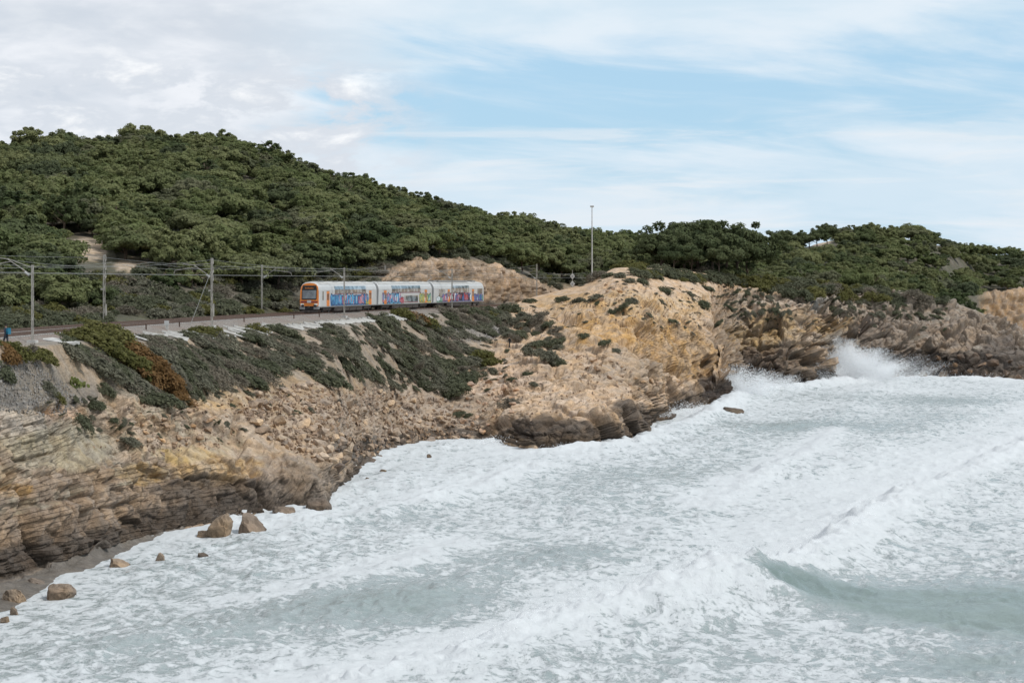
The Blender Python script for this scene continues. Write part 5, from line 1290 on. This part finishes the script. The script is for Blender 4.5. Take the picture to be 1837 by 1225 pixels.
sow_stones([(1680, 640), (1760, 630), (1837, 640), (1837, 676), (1700, 674)], 20, 1.4, 3.6, 'tumbled at the tip of the far headland', (.42, .38, .36), 20, 6)
sow_stones([(1080, 500), (1150, 520), (1120, 556), (1060, 552)], 12, .5, 1.2, 'on the slope below the thin pole', (1.05, .95, .85), 12, 7)
zc = {}
for p, nn, sz, zone, tint, px, py in stones:
    o = bpy.data.objects.new('boulder', random.choice(HM)); COL.objects.link(o); k = random.uniform(.85, 1.15); o.color = (tint[0] * k, tint[1] * k, tint[2] * k, 1)
    o.location = p + nn * sz * .10; o.rotation_euler = (random.uniform(-.5, .5), random.uniform(-.5, .5), random.uniform(0, 6.28)); o.scale = (sz * random.uniform(.85, 1.3), sz, sz * random.uniform(.8, 1.1))
    zc.setdefault((('large ' if sz > 1.15 else 'small ' if sz < .75 else 'mid-sized '), zone), []).append((px, o))
for (size, zone), its in zc.items():
    its.sort(key=lambda t: t[0])
    for k, (px, o) in enumerate(its): tag(o, f'{size}angular boulder {zone}' + (f', {ordinal(k + 1)} from the left' if len(its) > 1 else ''), 'boulder', 'loose boulders of the shore')
# small rubble and ballast scree: joined, too many to count
def rubble(name, label, polys, mat, seed):
    rg = np.random.default_rng(seed); rr = random.Random(seed); V = []; T = []; b = 0
    base = []
    for k in range(5):
        me = hull_mesh('tmp', 500 + k + seed, 8, .75, mat); me.calc_loop_triangles(); base.append((np.array([v.co[:] for v in me.vertices]), np.array([t.vertices[:] for t in me.loop_triangles]))); bpy.data.meshes.remove(me)
    for poly, n, smin, smax in polys:
        xs = [p[0] for p in poly]; ys = [p[1] for p in poly]; k = 0
        while k < n:
            px, py = rr.uniform(min(xs), max(xs)), rr.uniform(min(ys), max(ys))
            if not inside(px, py, poly): continue
            k += 1; p, nn = on_coast(px, py, 2.5); v, t = rr.choice(base); m = np.array(Euler((rr.uniform(-3, 3), rr.uniform(-3, 3), rr.uniform(-3, 3))).to_matrix()); s = smin + (smax - smin) * rr.random() ** 2
            V.append((v * s) @ m.T + np.array(p + nn * s * .15)); T.append(t + b); b += len(v)
    me = tri_mesh(name, np.concatenate(V), np.concatenate(T)); o = link(name, me, None, mat); o['kind'] = 'stuff'; o['label'] = label; return o
rubble('rubble', 'small tan stones strewn between the boulders', [(RUB, 1500, .22, .75), ([(230, 730), (480, 690), (470, 790), (300, 815), (150, 800)], 320, .12, .45), (MAIN, 500, .15, .5), ([(880, 640), (1060, 620), (1180, 700), (1000, 740), (850, 780), (820, 720)], 420, .14, .5), ([(1000, 540), (1290, 500), (1330, 570), (1200, 600), (1060, 590)], 320, .15, .6), ([(1300, 530), (1700, 560), (1690, 600), (1310, 600)], 300, .2, .7)], M['boulder'], 1).color = (1.0, .92, .84, 1)
rubble('gravel_scree', 'dark grey ballast stones spilled down the bank', [([(-20, 655), (60, 648), (110, 680), (150, 720), (110, 745), (-20, 735)], 1500, .10, .30), ([(790, 575), (890, 572), (905, 600), (860, 615), (790, 605)], 500, .14, .4)], M['gravel'], 2)
# rocks standing in the water: picture column, waterline row, width and height in pixels
SEA_ROCKS = [(388, 966, 60, 46, 'rounded brown rock, smaller of the pair below the dark cliff', .62), (446, 962, 74, 50, 'broad pale brown rock, larger of the pair below the dark cliff', .85), (362, 964, 40, 12, 'low flat rock at the foot of the rock pair', .6), (543, 942, 34, 14, 'small low rock off the cliff corner', .7), (512, 928, 46, 26, 'brown rock against the cliff past the rock pair', .75), (570, 922, 56, 36, 'square rock under the cliff corner', .62), (560, 890, 84, 62, 'big dark block forming the cliff corner', .42),
             (208, 1020, 56, 20, 'long flat rock in the surf off the sand', .85), (287, 1007, 18, 15, 'small upright stone alone in the surf', .8), (362, 1000, 26, 9, 'thin dark rock awash in the surf', .45), (228, 1031, 10, 8, 'tiny stone beside the long flat rock', .7), (105, 1076, 62, 34, 'pale tilted rock where the surf meets the sand', .85), (62, 1052, 38, 14, 'low pale rock on the wet sand', .9), (22, 1082, 54, 30, 'broad pale rock at the sand edge', .9), (24, 1103, 16, 14, 'small dark stone lowest on the sand', .6), (4, 1118, 22, 16, 'dark stone half off the near sand', .55),
             (1322, 744, 44, 16, 'dark rock awash in front of the splash', .42), (686, 848, 16, 8, 'small dark rock awash off the scree', .5), (660, 862, 12, 6, 'tiny dark rock awash below the scree', .5), (770, 820, 14, 7, 'small dark rock awash in the cove', .5)]
for k, (px, py, w, h, lab, tn) in enumerate(SEA_ROCKS):
    Y = CAMZ * FPX / (py - HOR); s = Y / FPX; o = bpy.data.objects.new('sea_rock', BR[k % 6]); COL.objects.link(o)
    W, H = w * s, h * s; o.location = ((px - CX) * s, Y + W * .4, H * .12); o.scale = (W * 1.15, W * .95, H * 1.9); o.rotation_euler = (0, random.uniform(-.15, .15), random.uniform(0, 6.28) if W < 2 else random.uniform(-.3, .3)); o.color = (tn * .80, tn * .80, tn * .80, 1)
    tag(o, lab, 'rock', 'rocks in the surf')

# ================================================================== people
def person(px, py, Y, label, coat, trousers, face, pack=None, h=1.7):
    p = at(px, py, Y); z = max(p.z, -50); k = h / 1.72
    J = {'pelvis': (0, 0, .95), 'waist': (0, 0, 1.10), 'chest': (0, .01, 1.32), 'neck': (0, 0, 1.47), 'chin': (0, .03, 1.54), 'head': (0, .03, 1.63), 'crown': (0, .02, 1.70)}
    bones = [('pelvis', 'waist'), ('waist', 'chest'), ('chest', 'neck'), ('neck', 'chin'), ('chin', 'head'), ('head', 'crown')]
    rad = {'pelvis': (.155, .115), 'waist': (.14, .105), 'chest': (.175, .12), 'neck': (.06, .06), 'chin': (.075, .085), 'head': (.085, .10), 'crown': (.055, .07)}
    for sgn, n_, sw in ((-1, 'a', .16), (1, 'b', -.12)):
        J.update({'sh' + n_: (sgn * .19, 0, 1.40), 'el' + n_: (sgn * .25, -sw * .5, 1.13), 'wr' + n_: (sgn * .24, sw * -.9 + .06, .90), 'ha' + n_: (sgn * .235, sw * -1.0 + .08, .80), 'hip' + n_: (sgn * .10, 0, .88), 'kn' + n_: (sgn * .11, sw * .7 + .03, .50), 'an' + n_: (sgn * .11, sw * 1.1 - .04, .09), 'to' + n_: (sgn * .12, sw * 1.1 + .14, .035)})
        bones += [('chest', 'sh' + n_), ('sh' + n_, 'el' + n_), ('el' + n_, 'wr' + n_), ('wr' + n_, 'ha' + n_), ('pelvis', 'hip' + n_), ('hip' + n_, 'kn' + n_), ('kn' + n_, 'an' + n_), ('an' + n_, 'to' + n_)]
        rad.update({'sh' + n_: (.075, .075), 'el' + n_: (.05, .05), 'wr' + n_: (.036, .036), 'ha' + n_: (.022, .045), 'hip' + n_: (.10, .10), 'kn' + n_: (.068, .068), 'an' + n_: (.05, .05), 'to' + n_: (.04, .035)})
        for q in range(5):                                                  # fingers
            f = f'f{n_}{q}'; a = (q - 1.8) * .020; J[f] = (sgn * .235 + (.0 if q else -.03 * sgn), sw * -1.0 + .08 + a + (.02 if q == 0 else 0), .80 - (.085 if q else .03) + abs(q - 2.4) * .012); bones.append(('ha' + n_, f)); rad[f] = (.009, .009)
    names = list(J); me = bpy.data.meshes.new('person'); me.from_pydata([tuple(c * k for c in J[n_]) for n_ in names], [(names.index(a), names.index(b)) for a, b in bones], [])
    m, n, b = mat_new('clothes_and_skin'); tc = n.new('ShaderNodeTexCoord').outputs['Object']; zz = n.sep(tc)[2]
    hand = n.math('LESS_THAN', zz, .90 * k); out = n.mix(n.math('GREATER_THAN', zz, 1.49 * k), n.mix(n.math('LESS_THAN', zz, .92 * k), (*coat, 1), (*trousers, 1)), (.42, .26, .19, 1)); out = n.mix(n.math('LESS_THAN', zz, .08 * k), out, (.03, .03, .03, 1)); n.l.new(out, b.inputs['Base Color']); b.inputs['Roughness'].default_value = .85
    o = link('person', me, None, m); o.location = (p.x, p.y, z); o.rotation_euler = (0, 0, face)
    sk = o.modifiers.new('skin', 'SKIN'); sk.use_smooth_shade = True
    for v, nm in zip(me.skin_vertices[0].data, names): v.radius = tuple(c * k for c in rad[nm])
    me.skin_vertices[0].data[0].use_root = True
    o.modifiers.new('round', 'SUBSURF').render_levels = 2
    hb = bmesh.new(); bmesh.ops.create_uvsphere(hb, u_segments=12, v_segments=8, radius=.108 * k); hm = bpy.data.meshes.new('hair')
    for v in hb.verts: v.co.z = max(v.co.z, -.02); v.co.y *= 1.05
    hb.to_mesh(hm); hb.free(); hair = link('hair', hm, o, plain('dark_hair', (.02, .015, .012), .8)); hair.location = (0, 0, 1.64 * k)
    tag(o, label, 'person')
    if pack:
        mb = MB(); mb.prism([(-.17, -.13, .98), (.17, -.13, .98), (.19, -.13, 1.2), (.15, -.13, 1.44), (-.15, -.13, 1.44), (-.19, -.13, 1.2)], (0, -.17, 0)); me = mb.mesh('backpack'); bp_ = link('backpack', me, None, plain('backpack_cloth', pack, .8)); bp_.location = o.location; bp_.rotation_euler = o.rotation_euler; tag(bp_, 'turquoise backpack on the back of the walker by the track', 'backpack')
person(11, 623, 141.5, 'walker in dark clothes by the track at the picture edge', (.025, .03, .05), (.03, .035, .05), 1.2, (.02, .14, .22))
pp, _ = on_coast(914, 624); person(914, 624, pp.y, 'walker in black standing on the sandy path below the shrubs', (.012, .012, .014), (.015, .015, .018), 2.2)

# ================================================================== spray
def spray():
    rg = np.random.default_rng(5); P = []; S = []
    def plume(px, py, Y, n, wpx, hpx, lean=0.0, size=(.05, .12), top=1.6):
        s = Y / FPX; u = rg.normal(size=n); v = rg.random(n) ** top; jets = rg.choice(np.linspace(-1, 1, 9), n) + rg.normal(size=n) * .09
        jh = .55 + .45 * np.cos(jets * 1.3) + .25 * np.sin(jets * 9 + px)
        x = (px - CX) * s + (jets * wpx * .5 * (.5 + .6 * v) + u * wpx * .10 + lean * v * hpx) * s
        z = v * hpx * s * jh + rg.normal(size=n) * .12; y = Y + rg.normal(size=n) * wpx * s * .16
        P.append(np.stack([x, y, np.maximum(z, 0)], 1)); S.append(rg.uniform(*size, n))
    plume(1530, 687, 381, 140000, 124, 52, .15); plume(1512, 687, 380, 80000, 60, 66, .0, top=2.2); plume(1600, 684, 383, 26000, 120, 40, .5, (.04, .09)); plume(1475, 690, 376, 26000, 60, 32)
    plume(1340, 712, 330, 30000, 90, 46, -.1); plume(1315, 706, 340, 14000, 40, 42); plume(1390, 702, 350, 14000, 80, 26)
    plume(1235, 744, 288, 3000, 90, 18); plume(1180, 756, 274, 1800, 50, 16); plume(905, 800, 232, 1800, 90, 14); plume(1040, 808, 226, 1500, 110, 10); plume(1690, 682, 386, 1800, 200, 14); plume(420, 948, 158, 700, 110, 14, 0, (.02, .05))
    # along the lip of the breaking wave
    m = (sea['crest'] > .55) & (sea['am'] > .75) & (sea['px'] > 850) & (sea['px'] < 1840) & (sea['Y'] < 240); idx = rg.choice(np.nonzero(m)[0], 9000)
    q = np.stack([sea['X'][idx], sea['Y'][idx], sea['h'][idx]], 1); lift = rg.random(9000) ** 2.4
    q += rg.normal(size=q.shape) * [.25, .25, .06]; q[:, 2] += lift * .75 * sea['am'][idx] * .6 + .03; q[:, 0] -= lift * 1.0
    P.append(q); S.append(rg.uniform(.015, .045, 9000))
    P = np.concatenate(P); S = np.concatenate(S); n = len(P)
    a3 = rg.normal(size=(n, 3, 3)); a3 /= np.linalg.norm(a3, axis=2, keepdims=True)
    V = P[:, None, :] + a3 * S[:, None, None]; T = np.arange(n * 3).reshape(-1, 3)
    me = tri_mesh('sea_spray', V.reshape(-1, 3), T); m, nt, b = mat_new('spray_droplets'); b.inputs['Base Color'].default_value = (.96, .97, .98, 1); b.inputs['Roughness'].default_value = .6
    tr = nt.new('ShaderNodeBsdfTranslucent'); tr.inputs[0].default_value = (.96, .97, .98, 1); mx = nt.new('ShaderNodeMixShader'); mx.inputs[0].default_value = .5; nt.l.new(b.outputs[0], mx.inputs[1]); nt.l.new(tr.outputs[0], mx.inputs[2]); nt.l.new(mx.outputs[0], m.node_tree.nodes['Material Output'].inputs[0])
    o = link('sea_spray', me, None, m); o['kind'] = 'stuff'; o['label'] = 'white sea spray thrown up by the breaking waves'
spray()
